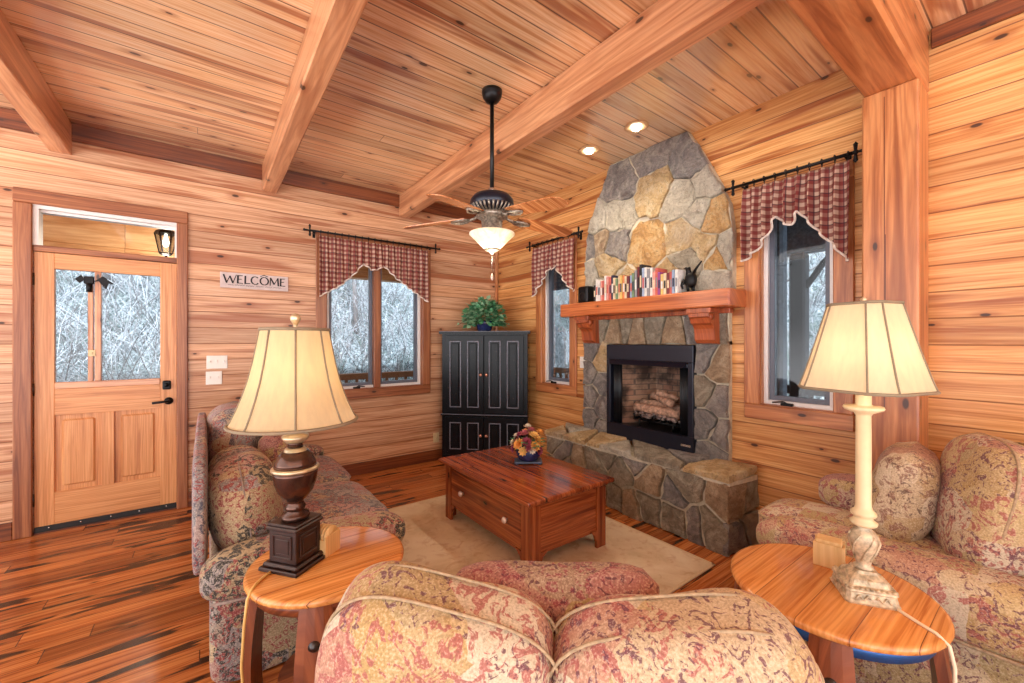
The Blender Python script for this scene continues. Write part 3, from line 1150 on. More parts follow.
def hz(x, y):
    d = max(x - 2.6, y - 2.4)
    z = -0.35 + (0 if d < 0 else 0.62 * d ** 1.05 if d < 9 else 0.62 * 9 ** 1.05 + (d - 9) * 0.8)
    if d > 0:
        z += 0.5 * mnoise.noise(Vector((x * 0.4, y * 0.4, 3))) * min(1, d) + 0.22 * mnoise.noise(Vector((x * 1.7, y * 1.7, 8))) * min(1, d)
    return z


# thin bare brush nobody could count
mb = MB()
rb = random.Random(5)
spans = [(-6.5, 1.5, 3.3, 8.0, 3200), (3.5, 8.0, -3.5, 6.0, 2800)]
for (xa, xb, ya, yb, cnt) in spans:
    for k in range(cnt):
        x, y = rb.uniform(xa, xb), rb.uniform(ya, yb)
        z = hz(x, y)
        p = Vector((x, y, z - 0.05))
        d = Vector((rb.uniform(-.7, .7), rb.uniform(-.7, .7), 1)).normalized()
        L = rb.uniform(0.5, 1.5)
        pts = [p]
        for s in range(3):
            d = (d + Vector((rb.uniform(-.4, .4), rb.uniform(-.4, .4), rb.uniform(-.35, .15)))).normalized()
            p = p + d * L / 3
            pts.append(p)
        mb.mi = 0 if rb.random() < 0.6 else 1
        mb.tube(pts, [0.007, 0.005, 0.0035, 0.002], 3)
o = mb.build('underbrush', ['twig', 'bark'])
tag(o, 'tangle of pale bare brush on the hillside outside the windows', 'brush', kind='stuff')

rt = random.Random(11)
TREES = [(-2.9, 5.2, .10), (-1.15, 4.6, .07), (-0.75, 6.2, .10), (-0.25, 5.4, .06), (-0.5, 8.0, .12), (-4.6, 6.6, .11), (-3.9, 8.2, .10), (-6.2, 7.5, .12),
         (3.9, 0.5, .09), (4.6, 2.6, .10), (3.6, 1.6, .06), (5.4, -1.0, .12), (4.3, -1.7, .07), (5.6, 0.9, .09), (6.2, 4.0, .12)]
for x, y, rr in TREES:
    z = hz(x, y)
    mb = MB()
    p = Vector((x, y, z - 0.1))
    pts = [p.copy()]
    lean = Vector((rt.uniform(-.08, .08), rt.uniform(-.08, .08), 1))
    for k in range(8):
        p = p + (lean + Vector((rt.uniform(-.06, .06), rt.uniform(-.06, .06), 0))) * 0.8
        pts.append(p.copy())
    mb.tube(pts, [rr * (1 - 0.08 * k) for k in range(9)], 8)
    for k in range(14):
        q = pts[rt.randint(2, 8)].copy()
        d = Vector((rt.uniform(-1, 1), rt.uniform(-1, 1), rt.uniform(0.1, .8))).normalized()
        bp = [q.copy()]
        for s in range(4):
            d = (d + Vector((rt.uniform(-.3, .3), rt.uniform(-.3, .3), rt.uniform(-.2, .3)))).normalized()
            q = q + d * rt.uniform(0.25, 0.5)
            bp.append(q.copy())
        mb.tube(bp, [rr * .3, rr * .22, rr * .15, rr * .1, rr * .05], 5)
    o = recenter(mb.build('bare_tree', 'bark'), (x, y, z))
    tag(o, 'slim bare tree standing in brush on the hillside outside', 'tree', 'bare trees on the hillside')


# ================================================================== stone fireplace
SMATS = ['mortar', 'buff', 'gold', 'pale', 'grey', 'slate', 'brown', 'olive']


def clip(poly, n, d):
    """keep the part with n.p <= d"""
    out = []
    for i, p in enumerate(poly):
        q = poly[(i + 1) % len(poly)]
        a, b = n[0] * p[0] + n[1] * p[1] - d, n[0] * q[0] + n[1] * q[1] - d
        if a <= 0:
            out.append(p)
        if a * b < 0:
            t = a / (a - b)
            out.append((p[0] + (q[0] - p[0]) * t, p[1] + (q[1] - p[1]) * t))
    return out


def stones(mb, region, seeds, f, h, gap=0.008, rnd=None, hj=0.012, edge_gap=0.0, subdiv=4, rag=0.010):
    """irregular fitted stones: cells of a region, each a raised, rough-edged slab"""
    rnd = rnd or random.Random(3)
    for i, (u, v, c) in enumerate(seeds):
        poly = list(region)
        if edge_gap:
            # pull the region border in a little
            cu = sum(p[0] for p in region) / len(region)
            cv = sum(p[1] for p in region) / len(region)
        for j, (u2, v2, _) in enumerate(seeds):
            if j == i:
                continue
            n = (u2 - u, v2 - v)
            L = math.hypot(*n)
            if L < 1e-6:
                continue
            n = (n[0] / L, n[1] / L)
            d = n[0] * (u + u2) / 2 + n[1] * (v + v2) / 2 - gap
            poly = clip(poly, n, d)
            if len(poly) < 3:
                break
        if len(poly) < 3:
            continue
        # resample with ragged edges
        pts = []
        for k, p in enumerate(poly):
            q = poly[(k + 1) % len(poly)]
            L = math.hypot(q[0] - p[0], q[1] - p[1])
            m = max(1, min(subdiv, int(L / 0.05)))
            for s in range(m):
                t = s / m
                x, y = p[0] + (q[0] - p[0]) * t, p[1] + (q[1] - p[1]) * t
                if 0 < s:
                    x += rnd.uniform(-rag, rag)
                    y += rnd.uniform(-rag, rag)
                pts.append((x, y))
        cu = sum(p[0] for p in pts) / len(pts)
        cv = sum(p[1] for p in pts) / len(pts)
        hh = h + rnd.uniform(-hj, hj)
        tilt = (rnd.uniform(-.05, .05), rnd.uniform(-.05, .05))
        n = len(pts)

        def inset(k):
            res = []
            for x, y in pts:
                dx, dy = cu - x, cv - y
                L = math.hypot(dx, dy) or 1
                s = min(k, L * 0.5)
                res.append((x + dx / L * s, y + dy / L * s))
            return res
        rings = [(pts, 0.0), (pts, hh * 0.72), (inset(0.0045), hh * 0.93), (inset(0.016), hh)]
        verts = []
        for ring, z in rings:
            for x, y in ring:
                zz = z
                if z > hh * 0.5:
                    zz += (x - cu) * tilt[0] + (y - cv) * tilt[1]
                verts.append(f(x, y, zz))
        verts.append(f(cu, cv, hh + rnd.uniform(0, 0.006)))
        faces = []
        for r_ in range(3):
            for k in range(n):
                k2 = (k + 1) % n
                faces.append((r_ * n + k, r_ * n + k2, (r_ + 1) * n + k2, (r_ + 1) * n + k))
        for k in range(n):
            faces.append((3 * n + k, 3 * n + (k + 1) % n, 4 * n))
        mb.mi = SMATS.index(c)
        mb.raw(verts, faces, False)


def rand_seeds(u0, u1, v0, v1, nu, nv, cols, rnd, jit=0.38):
    out = []
    for i in range(nu):
        for j in range(nv):
            out.append((u0 + (u1 - u0) * (i + .5 + rnd.uniform(-jit, jit)) / nu,
                        v0 + (v1 - v0) * (j + .5 + rnd.uniform(-jit, jit)) / nv, rnd.choice(cols)))
    return out


SM = ['mortar'] + [ST[k] for k in SMATS[1:]]
fp = thing('stone_fireplace', 'tall tapered stone fireplace with timber mantel and raised stone hearth', 'fireplace', (-0.2, -2.3, 0))
rs = random.Random(21)
UP = [(-1.625, 1.73), (-1.625, 2.28), (-1.68, 2.50), (-1.785, 2.72), (-1.935, 3.025), (-2.69, 3.025), (-2.80, 2.83), (-2.93, 2.57), (-3.005, 2.39), (-3.03, 2.20), (-3.03, 1.73)]
UPS = [(-2.028, 2.811, 'slate'), (-2.381, 2.978, 'slate'), (-2.41, 2.653, 'buff'), (-2.734, 2.787, 'grey'), (-2.651, 2.519, 'pale'), (-2.844, 2.569, 'pale'),
       (-2.323, 2.214, 'gold'), (-1.779, 2.535, 'pale'), (-2.006, 2.527, 'pale'), (-1.677, 2.316, 'grey'), (-1.829, 2.325, 'brown'), (-1.971, 2.28, 'slate'),
       (-1.69, 2.042, 'pale'), (-1.889, 2.109, 'buff'), (-2.676, 2.233, 'buff'), (-2.896, 2.319, 'gold'), (-2.789, 2.36, 'pale'), (-2.828, 2.081, 'buff'),
       (-2.918, 2.007, 'gold'), (-2.99, 2.038, 'pale'), (-2.717, 2.009, 'olive'), (-2.896, 1.834, 'pale'), (-2.565, 1.873, 'buff'), (-1.816, 1.865, 'pale'),
       (-2.073, 1.858, 'buff'), (-2.343, 1.794, 'gold')]
fx = lambda base: (lambda u, v, h: (base - h, u, v))
mb = MB()
mb.prism(UP, lambda u, v, h: (h, u, v), 0.0, -0.062)
stones(mb, UP, UPS, fx(-0.040), 0.042, gap=0.0035, rnd=rs, hj=0.016, rag=0.016, subdiv=6)
LL = [(-1.913, 0.45), (-1.60, 0.45), (-1.60, 1.40), (-1.913, 1.40)]
RR = [(-3.0, 0.45), (-2.757, 0.45), (-2.757, 1.40), (-3.0, 1.40)]
TT = [(-3.0, 1.375), (-1.60, 1.375), (-1.60, 1.70), (-3.0, 1.70)]
mb.mi = 0
for reg in (LL, RR, TT):
    mb.prism(reg, lambda u, v, h: (h, u, v), 0.0, -0.045)
stones(mb, LL, [(-1.69, 1.30, 'slate'), (-1.82, 1.22, 'buff'), (-1.66, 1.10, 'slate'), (-1.83, 1.0, 'grey'), (-1.68, .86, 'slate'), (-1.84, .78, 'slate'), (-1.70, .64, 'grey'), (-1.83, .56, 'slate')],
       fx(-0.040), 0.035, gap=0.008, rnd=rs, rag=0.014)
stones(mb, RR, [(-2.82, 1.28, 'grey'), (-2.93, 1.22, 'brown'), (-2.81, 1.02, 'olive'), (-2.93, .96, 'slate'), (-2.83, .78, 'grey'), (-2.95, .72, 'slate'), (-2.88, .55, 'grey')],
       fx(-0.040), 0.035, gap=0.008, rnd=rs, rag=0.014)
stones(mb, TT, [(-1.68, 1.5, 'grey'), (-1.83, 1.55, 'olive'), (-1.98, 1.5, 'brown'), (-2.11, 1.53, 'olive'), (-2.22, 1.5, 'brown'), (-2.40, 1.53, 'olive'), (-2.58, 1.5, 'brown'), (-2.75, 1.53, 'grey'), (-2.91, 1.5, 'olive')],
       fx(-0.040), 0.035, gap=0.008, rnd=rs, rag=0.014)
mb.build('chimney_breast', SM, fp)

# hearth
HX, HY0, HY1, HZ = -0.345, -3.135, -1.36, 0.47
mb = MB()
FL = [(HX, HY0), (HX, HY1), (-0.001, HY1), (-0.001, -3.185)]
mb.mi = 0
mb.prism([(HX + 0.03, HY0 + 0.03), (HX + 0.03, HY1 - 0.02), (-0.001, HY1 - 0.02), (-0.001, -3.16)], lambda u, v, h: (u, v, h), 0.0, HZ)
cols = ['olive', 'brown', 'grey', 'olive', 'slate', 'brown']
front = [(HY0, 0.0), (HY1, 0.0), (HY1, HZ), (HY0, HZ)]
fs = rand_seeds(HY0, HY1, 0, HZ, 11, 2, cols, rs, 0.42)
stones(mb, front, fs, lambda u, v, h: (HX + 0.032 - h, u, v), 0.034, gap=0.012, rnd=rs, hj=0.008)
end = [(HX, 0.0), (-0.001, 0.0), (-0.001, HZ), (HX, HZ)]
es = rand_seeds(HX, 0, 0, HZ, 2, 2, ['brown', 'olive', 'brown', 'grey'], rs)
stones(mb, end, es, lambda u, v, h: (u, HY0 + 0.03 - h - (0.05 * (u - HX) / 0.345), v), 0.034, gap=0.012, rnd=rs, hj=0.008)
mb.mi = 0
mb.build('hearth', SM, fp)
mb = MB()
mb.mi = 0
top = [(HX - 0.012, HY0 - 0.012), (HX - 0.012, HY1 + 0.01), (-0.05, HY1 + 0.01), (-0.05, -3.19)]
mb.prism([(a * 0.96, b) for a, b in top], lambda u, v, h: (u, v, h), HZ - 0.01, HZ + 0.02)
ts = [(-0.22, -2.98, 'buff'), (-0.10, -2.72, 'grey'), (-0.28, -2.62, 'olive'), (-0.16, -2.36, 'olive'), (-0.28, -2.22, 'pale'), (-0.18, -1.98, 'buff'), (-0.26, -1.74, 'buff'), (-0.14, -1.56, 'pale'), (-0.27, -1.46, 'buff')]
stones(mb, top, ts, lambda u, v, h: (u, v, HZ + 0.012 + h + (0.03 * (u - HX) / 0.3)), 0.045, gap=0.012, rnd=rs, hj=0.006)
mb.build('hearth_flagstone', SM, fp)

# mantel with two scrolled corbels
mb = MB()
mb.box((-0.265, -3.105, 1.636), (-0.0, -1.475, 1.757), 0.008)
mb.mi = 1
mb.box((-0.10, -3.03, 1.60), (-0.04, -1.60, 1.636), 0.004)
mb.build('mantel_shelf', ['mantel', 'corbel'], fp)
for yc in (-1.735, -2.875):
    prof = [(-0.04, 1.636), (-0.235, 1.636), (-0.235, 1.575), (-0.215, 1.565), (-0.205, 1.53), (-0.175, 1.515), (-0.16, 1.49), (-0.155, 1.46), (-0.15, 1.41), (-0.125, 1.385), (-0.04, 1.375)]
    mb = MB()
    mb.prism(prof, lambda u, v, h: (u, h, v), yc - 0.075, yc + 0.075)
    mb.box((-0.245, yc - 0.09, 1.60), (-0.04, yc + 0.09, 1.636), 0.004)
    mb.cyl((-0.19, yc - 0.08, 1.575), (-0.19, yc + 0.08, 1.575), 0.028, 14)
    mb.build('corbel', 'corbel', fp)

# firebox insert
ins = MB()
ax, bx = -0.095, -0.03
ins.box((ax, -2.755, 1.235), (bx, -1.915, 1.370), 0.004)
ins.box((ax, -2.755, 0.535), (bx, -1.915, 0.665), 0.004)
ins.box((ax, -2.755, 0.665), (bx, -2.712, 1.235), 0.004)
ins.box((ax, -1.958, 0.665), (bx, -1.915, 1.235), 0.004)
ins.box((-0.10, -2.712, 1.195), (-0.06, -1.958, 1.225), 0.003)
ins_o = ins.build('firebox_surround', 'navy_black', fp)
mb = MB()
# hood lip, hanging over the opening
mb.prism([(-0.10, 1.235), (-0.13, 1.200), (-0.126, 1.195), (-0.06, 1.215)], lambda u, v, h: (u, h, v), -2.70, -1.97)
mb.build('hood', 'navy_black', ins_o)
mb = MB()
mb.box((-0.098, -2.735, 0.588), (-0.094, -2.655, 0.606), 0.001)
mb.build('nameplate', 'silver', ins_o)
mb = MB()
mb.mi = 0
y0, y1, x1, z0, z1 = -2.69, -1.985, 0.36, 0.645, 1.195
yi0, yi1 = y0 + 0.14, y1 - 0.14
q = [(-0.05, y0), (x1, yi0), (x1, yi1), (-0.05, y1)]
vs = [(a, b, z0) for a, b in q] + [(a, b, z1) for a, b in q]
mb.mi = 1
mb.raw(vs, [(0, 1, 5, 4), (2, 3, 7, 6)])
mb.raw(vs, [(1, 2, 6, 5)])
mb.mi = 0
mb.raw(vs, [(0, 3, 2, 1), (4, 5, 6, 7)])


def mk_firebrick():
    t = NT('firebrick')
    br = t.n('TexBrick')
    cc = t.sep(t.tc.outputs['Object'])
    t.put(br.inputs['Vector'], t.vec(cc[1], cc[2], 0.0))
    br.inputs['Scale'].default_value = 5.0
    br.inputs['Color1'].default_value = srgb(164, 120, 98)
    br.inputs['Color2'].default_value = srgb(188, 150, 122)
    br.inputs['Mortar'].default_value = srgb(120, 100, 88)
    n = t.noise(t.tc.outputs['Object'], 5.0, 4)
    c = t.mix(t.math('MULTIPLY', t.step(n, 0.36, 0.62), 0.85), br.outputs['Color'], srgb(34, 28, 27))
    return t.done(c, 0.95, 0)


mb.build('firebox_lining', ['firebox_black', mk_firebrick()], ins_o)
for ya, yb in ((-2.705, -2.62), (-2.05, -1.965)):
    mb = MB()
    n = 28
    pts = []
    for k in range(n + 1):
        pts.append((-0.045 + 0.012 * math.sin(k * 1.7), ya + (yb - ya) * k / n))
    vs = [(x, y, 0.66) for x, y in pts] + [(x, y, 1.20) for x, y in pts]
    mb.raw(vs, [(k, k + 1, n + 2 + k, n + 1 + k) for k in range(n)], True)
    o = mb.build('mesh_curtain', 'firebox_black', ins_o)
    sm = o.modifiers.new('thickness', 'SOLIDIFY')
    sm.thickness = 0.002
# grate and logs
t = thing('log_grate', 'black iron grate inside the firebox holding the ceramic logs', 'grate', (0.13, -2.34, 0.645))
mb = MB()
for k in range(7):
    y = -2.54 + k * 0.068
    mb.tube([(0.02, y, 0.76), (0.03, y, 0.715), (0.22, y, 0.715), (0.25, y, 0.78)], 0.008, 6)
mb.tube([(0.05, -2.56, 0.705), (0.05, -2.11, 0.705)], 0.008, 6)
mb.tube([(0.2, -2.56, 0.705), (0.2, -2.11, 0.705)], 0.008, 6)
mb.build('grate_bars', 'iron', t)
for y in (-2.5, -2.17):
    for x in (0.05, 0.2):
        mb = MB()
        mb.cyl((x, y, 0.645), (x, y, 0.708), 0.009, 6)
        mb.build('leg', 'iron', t)
mb = MB()
re = random.Random(9)
for k in range(70):
    c = (re.uniform(0.02, 0.22), re.uniform(-2.56, -2.11), 0.735 + re.uniform(0, 0.045))
    s = re.uniform(0.012, 0.026)
    mb.cushion(c, (s * 2, s * 2, s * 1.5), 3, n=1)
o = mb.build('embers', 'ember')
tag(o, 'bed of pale glowless embers on the firebox grate', 'embers', kind='stuff')
LOGS = [((0.05, -2.56, 0.80), (0.06, -2.13, 0.81), 0.040, 'front log lying level across the grate in the firebox'),
        ((0.18, -2.58, 0.81), (0.19, -2.10, 0.83), 0.048, 'thick rear log lying level at the back of the firebox'),
        ((0.05, -2.49, 0.875), (0.19, -2.22, 0.92), 0.033, 'slanting log laid across the other two in the firebox'),
        ((0.17, -2.47, 0.905), (0.07, -2.33, 0.965), 0.026, 'short topmost log crossing the slanting one in the firebox')]
for a, b, rr, lab in LOGS:
    a, b = Vector(a), Vector(b)
    mb = MB()
    n = 7
    pts = [a.lerp(b, k / n) + Vector((re.uniform(-.005, .005), 0, re.uniform(-.006, .006))) for k in range(n + 1)]
    mb.tube(pts, [rr * re.uniform(0.88, 1.08) for _ in pts], 10)
    o = recenter(mb.build('fire_log', 'log'), (a + b) / 2 - Vector((0, 0, rr)))
    tag(o, lab, 'log')

# ------------------------------------------------------------------ mantel top: books, speaker, figurine
rbk = random.Random(4)
COLS = {'white': srgb(226, 222, 216), 'cream': srgb(224, 204, 168), 'red': srgb(196, 96, 84), 'pink': srgb(220, 152, 140), 'navy': srgb(44, 48, 74), 'black': srgb(34, 32, 36),
        'green': srgb(112, 142, 108), 'yellow': srgb(224, 188, 110), 'maroon': srgb(112, 44, 50), 'purple': srgb(150, 72, 140), 'blue': srgb(150, 168, 196), 'orange': srgb(214, 130, 78), 'grey': srgb(140, 138, 142)}
for k, c in list(COLS.items()):
    M['book_' + k] = plain('book_' + k, c, 0.5, 0, 0.15, 40)
M['paper'] = plain('paper_edge', srgb(232, 222, 200), 0.9, 0, 0.08, 200)
BK = [('black', .15), ('white', .20), ('white', .19), ('pink', .18), ('red', .18), ('white', .22), ('pink', .21), ('red', .20), ('navy', .215), ('cream', .19), ('green', .18), ('cream', .20),
      ('yellow', .20), ('orange', .20), ('cream', .19), ('maroon', .185), ('blue', .19), ('green', .205), ('grey', .225), ('maroon', .25), ('black', .265), ('blue', .235), ('white', .235),
      ('grey', .22), ('white', .225), ('pink', .19), ('red', .215), ('purple', .18), ('yellow', .16), ('cream', .165), ('maroon', .165), ('red', .17), ('blue', .18), ('white', .18)]
ORD = ['first', 'second', 'third', 'fourth', 'fifth', 'sixth', 'seventh', 'eighth', 'ninth', 'tenth', 'eleventh', 'twelfth', 'thirteenth', 'fourteenth', 'fifteenth', 'sixteenth', 'seventeenth',
       'eighteenth', 'nineteenth', 'twentieth', 'twenty-first', 'twenty-second', 'twenty-third', 'twenty-fourth', 'twenty-fifth', 'twenty-sixth', 'twenty-seventh', 'twenty-eighth', 'twenty-ninth',
       'thirtieth', 'thirty-first', 'thirty-second', 'thirty-third', 'thirty-fourth']
y = -1.885
pitch = (2.715 - 1.885) / len(BK)
for i, (c, h) in enumerate(BK):
    w = pitch - 0.0012
    d = rbk.uniform(0.115, 0.145)
    xf = -0.235 + rbk.uniform(0, 0.012)
    ya, yb = y - w, y
    z0 = 1.757
    t = thing('book', '%s-spined book on the mantel, %s from the black speaker' % (c if c not in ('cream',) else 'cream', ORD[i]), 'book', (xf + d / 2, (ya + yb) / 2, z0), 0, 'books standing on the mantel')
    th = min(0.003, w * 0.18)
    mb = MB()
    mb.box((xf, ya, z0), (xf + th, yb, z0 + h), 0.001)
    mb.box((xf, ya, z0), (xf + d, ya + th, z0 + h))
    mb.box((xf, yb - th, z0), (xf + d, yb, z0 + h))
    other = ['cream', 'red', 'navy', 'white', 'black'][i % 5]
    if other == c:
        other = 'grey'
    mb.mi = 1
    mb.box((xf - 0.0006, ya + w * 0.2, z0 + h * 0.30), (xf + 0.001, yb - w * 0.2, z0 + h * 0.66))
    mb.build('cover', ['book_' + c, 'book_' + other], t)
    mb = MB()
    mb.box((xf + th, ya + th, z0 + 0.003), (xf + d - 0.004, yb - th, z0 + h - 0.004))
    mb.build('page_block', 'paper', t)
    y -= pitch

t = thing('speaker', 'small black rounded speaker at the end of the mantel books', 'speaker', (-0.16, -1.72, 1.757))
mb = MB()
mb.box((-0.21, -1.785, 1.757), (-0.10, -1.655, 1.920), 0.022, seg=3)
mb.build('speaker_case', 'black_metal', t)
mb = MB()
mb.lathe([(0.040, 0), (0.040, 0.004), (0.03, 0.006), (0.0, 0.004)], (-0.208, -1.72, 1.82), 20, axis=Matrix(((0, 0, -1), (0, 1, 0), (1, 0, 0))))
mb.build('speaker_cone', 'iron', t)

t = thing('rooster_figurine', 'dark iron figurine with raised tail beside the last mantel book', 'figurine', (-0.16, -2.78, 1.757))
mb = MB()
cy, cx = -2.775, -0.16
mb.box((cx - 0.045, cy - 0.055, 1.757), (cx + 0.045, cy + 0.05, 1.770), 0.004)
mb.build('figurine_base', 'iron', t)
mb = MB()
mb.cushion((cx, cy, 1.855), (0.07, 0.085, 0.115), 2.4, n=4)
mb.tube([(cx - .02, cy + .01, 1.77), (cx - .02, cy + .01, 1.82)], 0.010, 8)
mb.tube([(cx + .02, cy - .01, 1.77), (cx + .02, cy - .01, 1.82)], 0.010, 8)
mb.tube([(cx, cy + 0.012, 1.89), (cx, cy + 0.018, 1.925), (cx - 0.006, cy + 0.022, 1.950)], [0.026, 0.018, 0.020], 10)
mb.tube([(cx, cy - 0.02, 1.90), (cx, cy - 0.045, 1.94), (cx, cy - 0.085, 1.985)], [0.012, 0.009, 0.005], 8)
mb.tube([(cx - 0.02, cy + 0.035, 1.86), (cx - 0.03, cy + 0.055, 1.82), (cx - 0.025, cy + 0.05, 1.79)], [0.014, 0.011, 0.008], 8)
mb.tube([(cx - 0.006, cy + 0.03, 1.948), (cx - 0.006, cy + 0.055, 1.944)], [0.009, 0.002], 6)
mb.build('figurine_body', 'iron', t)

# ------------------------------------------------------------------ valances on iron rods


def valance(label, rodlabel, mp, u0, u1, zt, prof, ur0, ur1, pleats, amp):
    t = thing('curtain_rod', rodlabel, 'curtain rod', mp((ur0 + ur1) / 2, -0.09, zt))
    mb = MB()
    mb.tube([mp(ur0, -0.09, zt), mp(ur1, -0.09, zt)], 0.010, 10)
    rod = mb.build('rod', 'iron', t)
    for u, s in ((ur0, -1), (ur1, 1)):
        mb = MB()
        s = s * (1 if ur1 > ur0 else -1)
        mb.lathe([(0.0, -0.016), (0.013, -0.008), (0.016, 0), (0.013, 0.008), (0.0, 0.016)], mp(u + s * 0.012, -0.09, zt), 10)
        for du, dz in ((0.012, 0.045), (0.012, -0.045), (0.05, 0.0)):
            e = mp(u + s * (0.012 + (du if dz == 0 else 0)), -0.09, zt + dz)
            mb.tube([mp(u + s * 0.012, -0.09, zt), e], [0.006, 0.011], 8)
            mb.lathe([(0.0, -0.016), (0.013, 0), (0.0, 0.016)], e, 8)
        mb.build('finial', 'iron', t)
        mb = MB()
        mb.tube([mp(u - s * 0.04, -0.09, zt), mp(u - s * 0.04, -0.001, zt - 0.01)], 0.007, 6)
        mb.box(mp(u - s * 0.04 - 0.012, -0.006, zt - 0.05), mp(u - s * 0.04 + 0.012, 0.0, zt + 0.03))
        mb.build('bracket', 'iron', t)
    # cloth
    v = thing('valance', label, 'valance', mp((u0 + u1) / 2, -0.09, zt - 0.04))
    NS, NV = 240, 14
    verts, faces, uvs = [], [], []

    def P(s, k, extra=0.0):
        zb = lerp_list(prof, s)
        z = zt - 0.035 + (zb - zt + 0.035) * k
        ph = s * pleats * 2 * PI
        a = amp * 1.35 * (0.45 + 0.55 * min(1, k * 2.0)) * (0.5 + 0.5 * math.cos(ph)) ** 1.5
        a += 0.006 * math.sin(ph * 0.5 + 5 * k)
        return mp(u0 + (u1 - u0) * s + 0.006 * math.sin(ph) * k, -0.072 - a - extra, z), (s * abs(u1 - u0) * 1.35, z)
    mb = MB()
    for i in range(NS + 1):
        for j in range(NV + 1):
            p, uvc = P(i / NS, j / NV)
            verts.append(p)
            uvs.append(uvc)
    vs = mb.raw(verts, [], True)
    ul = mb.bm.loops.layers.uv.new('UVMap')
    W = NV + 1
    for i in range(NS):
        for j in range(NV):
            ids = (i * W + j, (i + 1) * W + j, (i + 1) * W + j + 1, i * W + j + 1)
            f = mb.bm.faces.new([vs[q] for q in ids])
            f.smooth = True
            for lp, q in zip(f.loops, ids):
                lp[ul].uv = uvs[q]
    cl = mb.build('valance_cloth', 'plaid', v)
    sm = cl.modifiers.new('thickness', 'SOLIDIFY')
    sm.thickness = 0.004
    mb = MB()
    mb.tube([P(i / NS, 1.0, 0.002)[0] for i in range(NS + 1)], 0.007, 6)
    mb.build('fringe', 'fringe', v)
    for k in range(pleats + 1):
        mb = MB()
        u = u0 + (u1 - u0) * (k / pleats * 0.98 + 0.01)
        pts = [mp(u, -0.09 + 0.017 * math.cos(a), zt + 0.017 * math.sin(a)) for a in [2 * PI * q / 12 for q in range(12)]]
        mb.tube(pts, 0.003, 5, closed=True)
        mb.tube([mp(u, -0.09, zt - 0.017), mp(u, -0.08, zt - 0.045)], 0.003, 5)
        mb.build('curtain_ring', 'iron', v)


PR1 = [(0, 1.84), (0.17, 1.96), (0.29, 2.09), (0.37, 2.205), (0.44, 2.15), (0.5, 2.16), (0.56, 2.205), (0.66, 2.10), (0.83, 1.97), (1, 1.85)]
valance('plaid valance over the double window near the welcome sign', 'long iron curtain rod over the double window', m1, -2.165, -1.02, 2.472, PR1, -2.24, -0.935, 17, 0.022)
PR2 = [(0, 1.90), (0.24, 2.06), (0.36, 2.14), (0.46, 2.205), (0.5, 2.16), (0.56, 2.205), (0.68, 2.10), (0.8, 2.0), (1, 1.90)]
valance('small plaid valance over the narrow window behind the fan blade', 'short iron curtain rod over the window left of the chimney', m2, -0.845, -1.50, 2.480, PR2, -0.80, -1.545, 8, 0.026)
PR3 = [(0, 1.945), (0.13, 1.995), (0.25, 2.09), (0.36, 2.205), (0.45, 2.14), (0.5, 2.14), (0.57, 2.205), (0.71, 2.09), (0.86, 1.975), (1, 1.855)]
valance('plaid pleated valance over the window beside the timber post', 'iron curtain rod over the window beside the timber post', m2, -3.115, -3.70, 2.475, PR3, -3.06, -3.715, 9, 0.040)

# ------------------------------------------------------------------ welcome sign, switches, outlet
t = thing('welcome_sign', 'pale wooden WELCOME sign with black letters beside the front door', 'sign', (-2.69, -0.01, 1.875))
mb = MB()
mb.box((-2.957, -0.016, 1.875), (-2.426, -0.001, 2.012), 0.002)
mb.mi = 1
mb.build('board', ['sign_board', 'ink'], t)


# brush-drawn capitals: each stroke runs between two points and has its own weight
GLYPH = {'W': [((0, 1), (.24, 0), .17), ((.24, 0), (.5, .85), .09), ((.5, .85), (.74, 0), .17), ((.74, 0), (1.02, 1.04), .09)],
         'E': [((.2, 1), (.16, 0), .18), ((.16, .96), (.85, 1), .09), ((.16, .52), (.7, .54), .08), ((.14, .04), (.9, .02), .09)],
         'L': [((.22, 1), (.18, 0), .18), ((.16, .04), (.92, .05), .10)],
         'M': [((.1, 0), (.14, 1), .11), ((.14, 1), (.5, .18), .17), ((.5, .18), (.86, 1), .09), ((.86, 1), (.92, 0), .18)]}


def arc(a0, a1, w0, w1, n=14):
    out = []
    for k in range(n):
        p, q = a0 + (a1 - a0) * k / n, a0 + (a1 - a0) * (k + 1) / n
        P0 = (.5 + .46 * math.cos(p), .5 + .5 * math.sin(p))
        P1 = (.5 + .46 * math.cos(q), .5 + .5 * math.sin(q))
        out.append((P0, P1, w0 + (w1 - w0) * abs(math.sin((p + q) / 2 - PI / 2))))
    return out


GLYPH['C'] = arc(math.radians(48), math.radians(318), .07, .18)
GLYPH['O'] = arc(0, 2 * PI, .07, .17)
mb = MB()
cx_ = -2.932
for ch, wd in (('W', .092), ('E', .052), ('L', .050), ('C', .066), ('O', .070), ('M', .082), ('E', .050)):
    H, zb = 0.070, 1.920
    for (p, q, w) in GLYPH[ch]:
        P0 = Vector((cx_ + p[0] * wd, zb + p[1] * H))
        P1 = Vector((cx_ + q[0] * wd, zb + q[1] * H))
        d = (P1 - P0).normalized()
        n = Vector((-d.y, d.x)) * w * 0.5 * 0.075
        e = d * 0.0022
        mb.prism([tuple(P0 + n - e), tuple(P0 - n - e), tuple(P1 - n + e), tuple(P1 + n + e)], lambda u, v, h: (u, h, v), -0.0185, -0.0155)
    cx_ += wd + 0.0035
mb.build('lettering', 'ink', t)
mb = MB()
mb.prism([(-2.66, 1.996), (-2.625, 2.014), (-2.59, 1.998), (-2.60, 1.996), (-2.625, 2.007), (-2.65, 1.994)], lambda u, v, h: (u, h, v), -0.019, -0.015)
mb.build('roof_mark', 'ink', t)
mb = MB()
rsq = random.Random(3)
x = -2.90
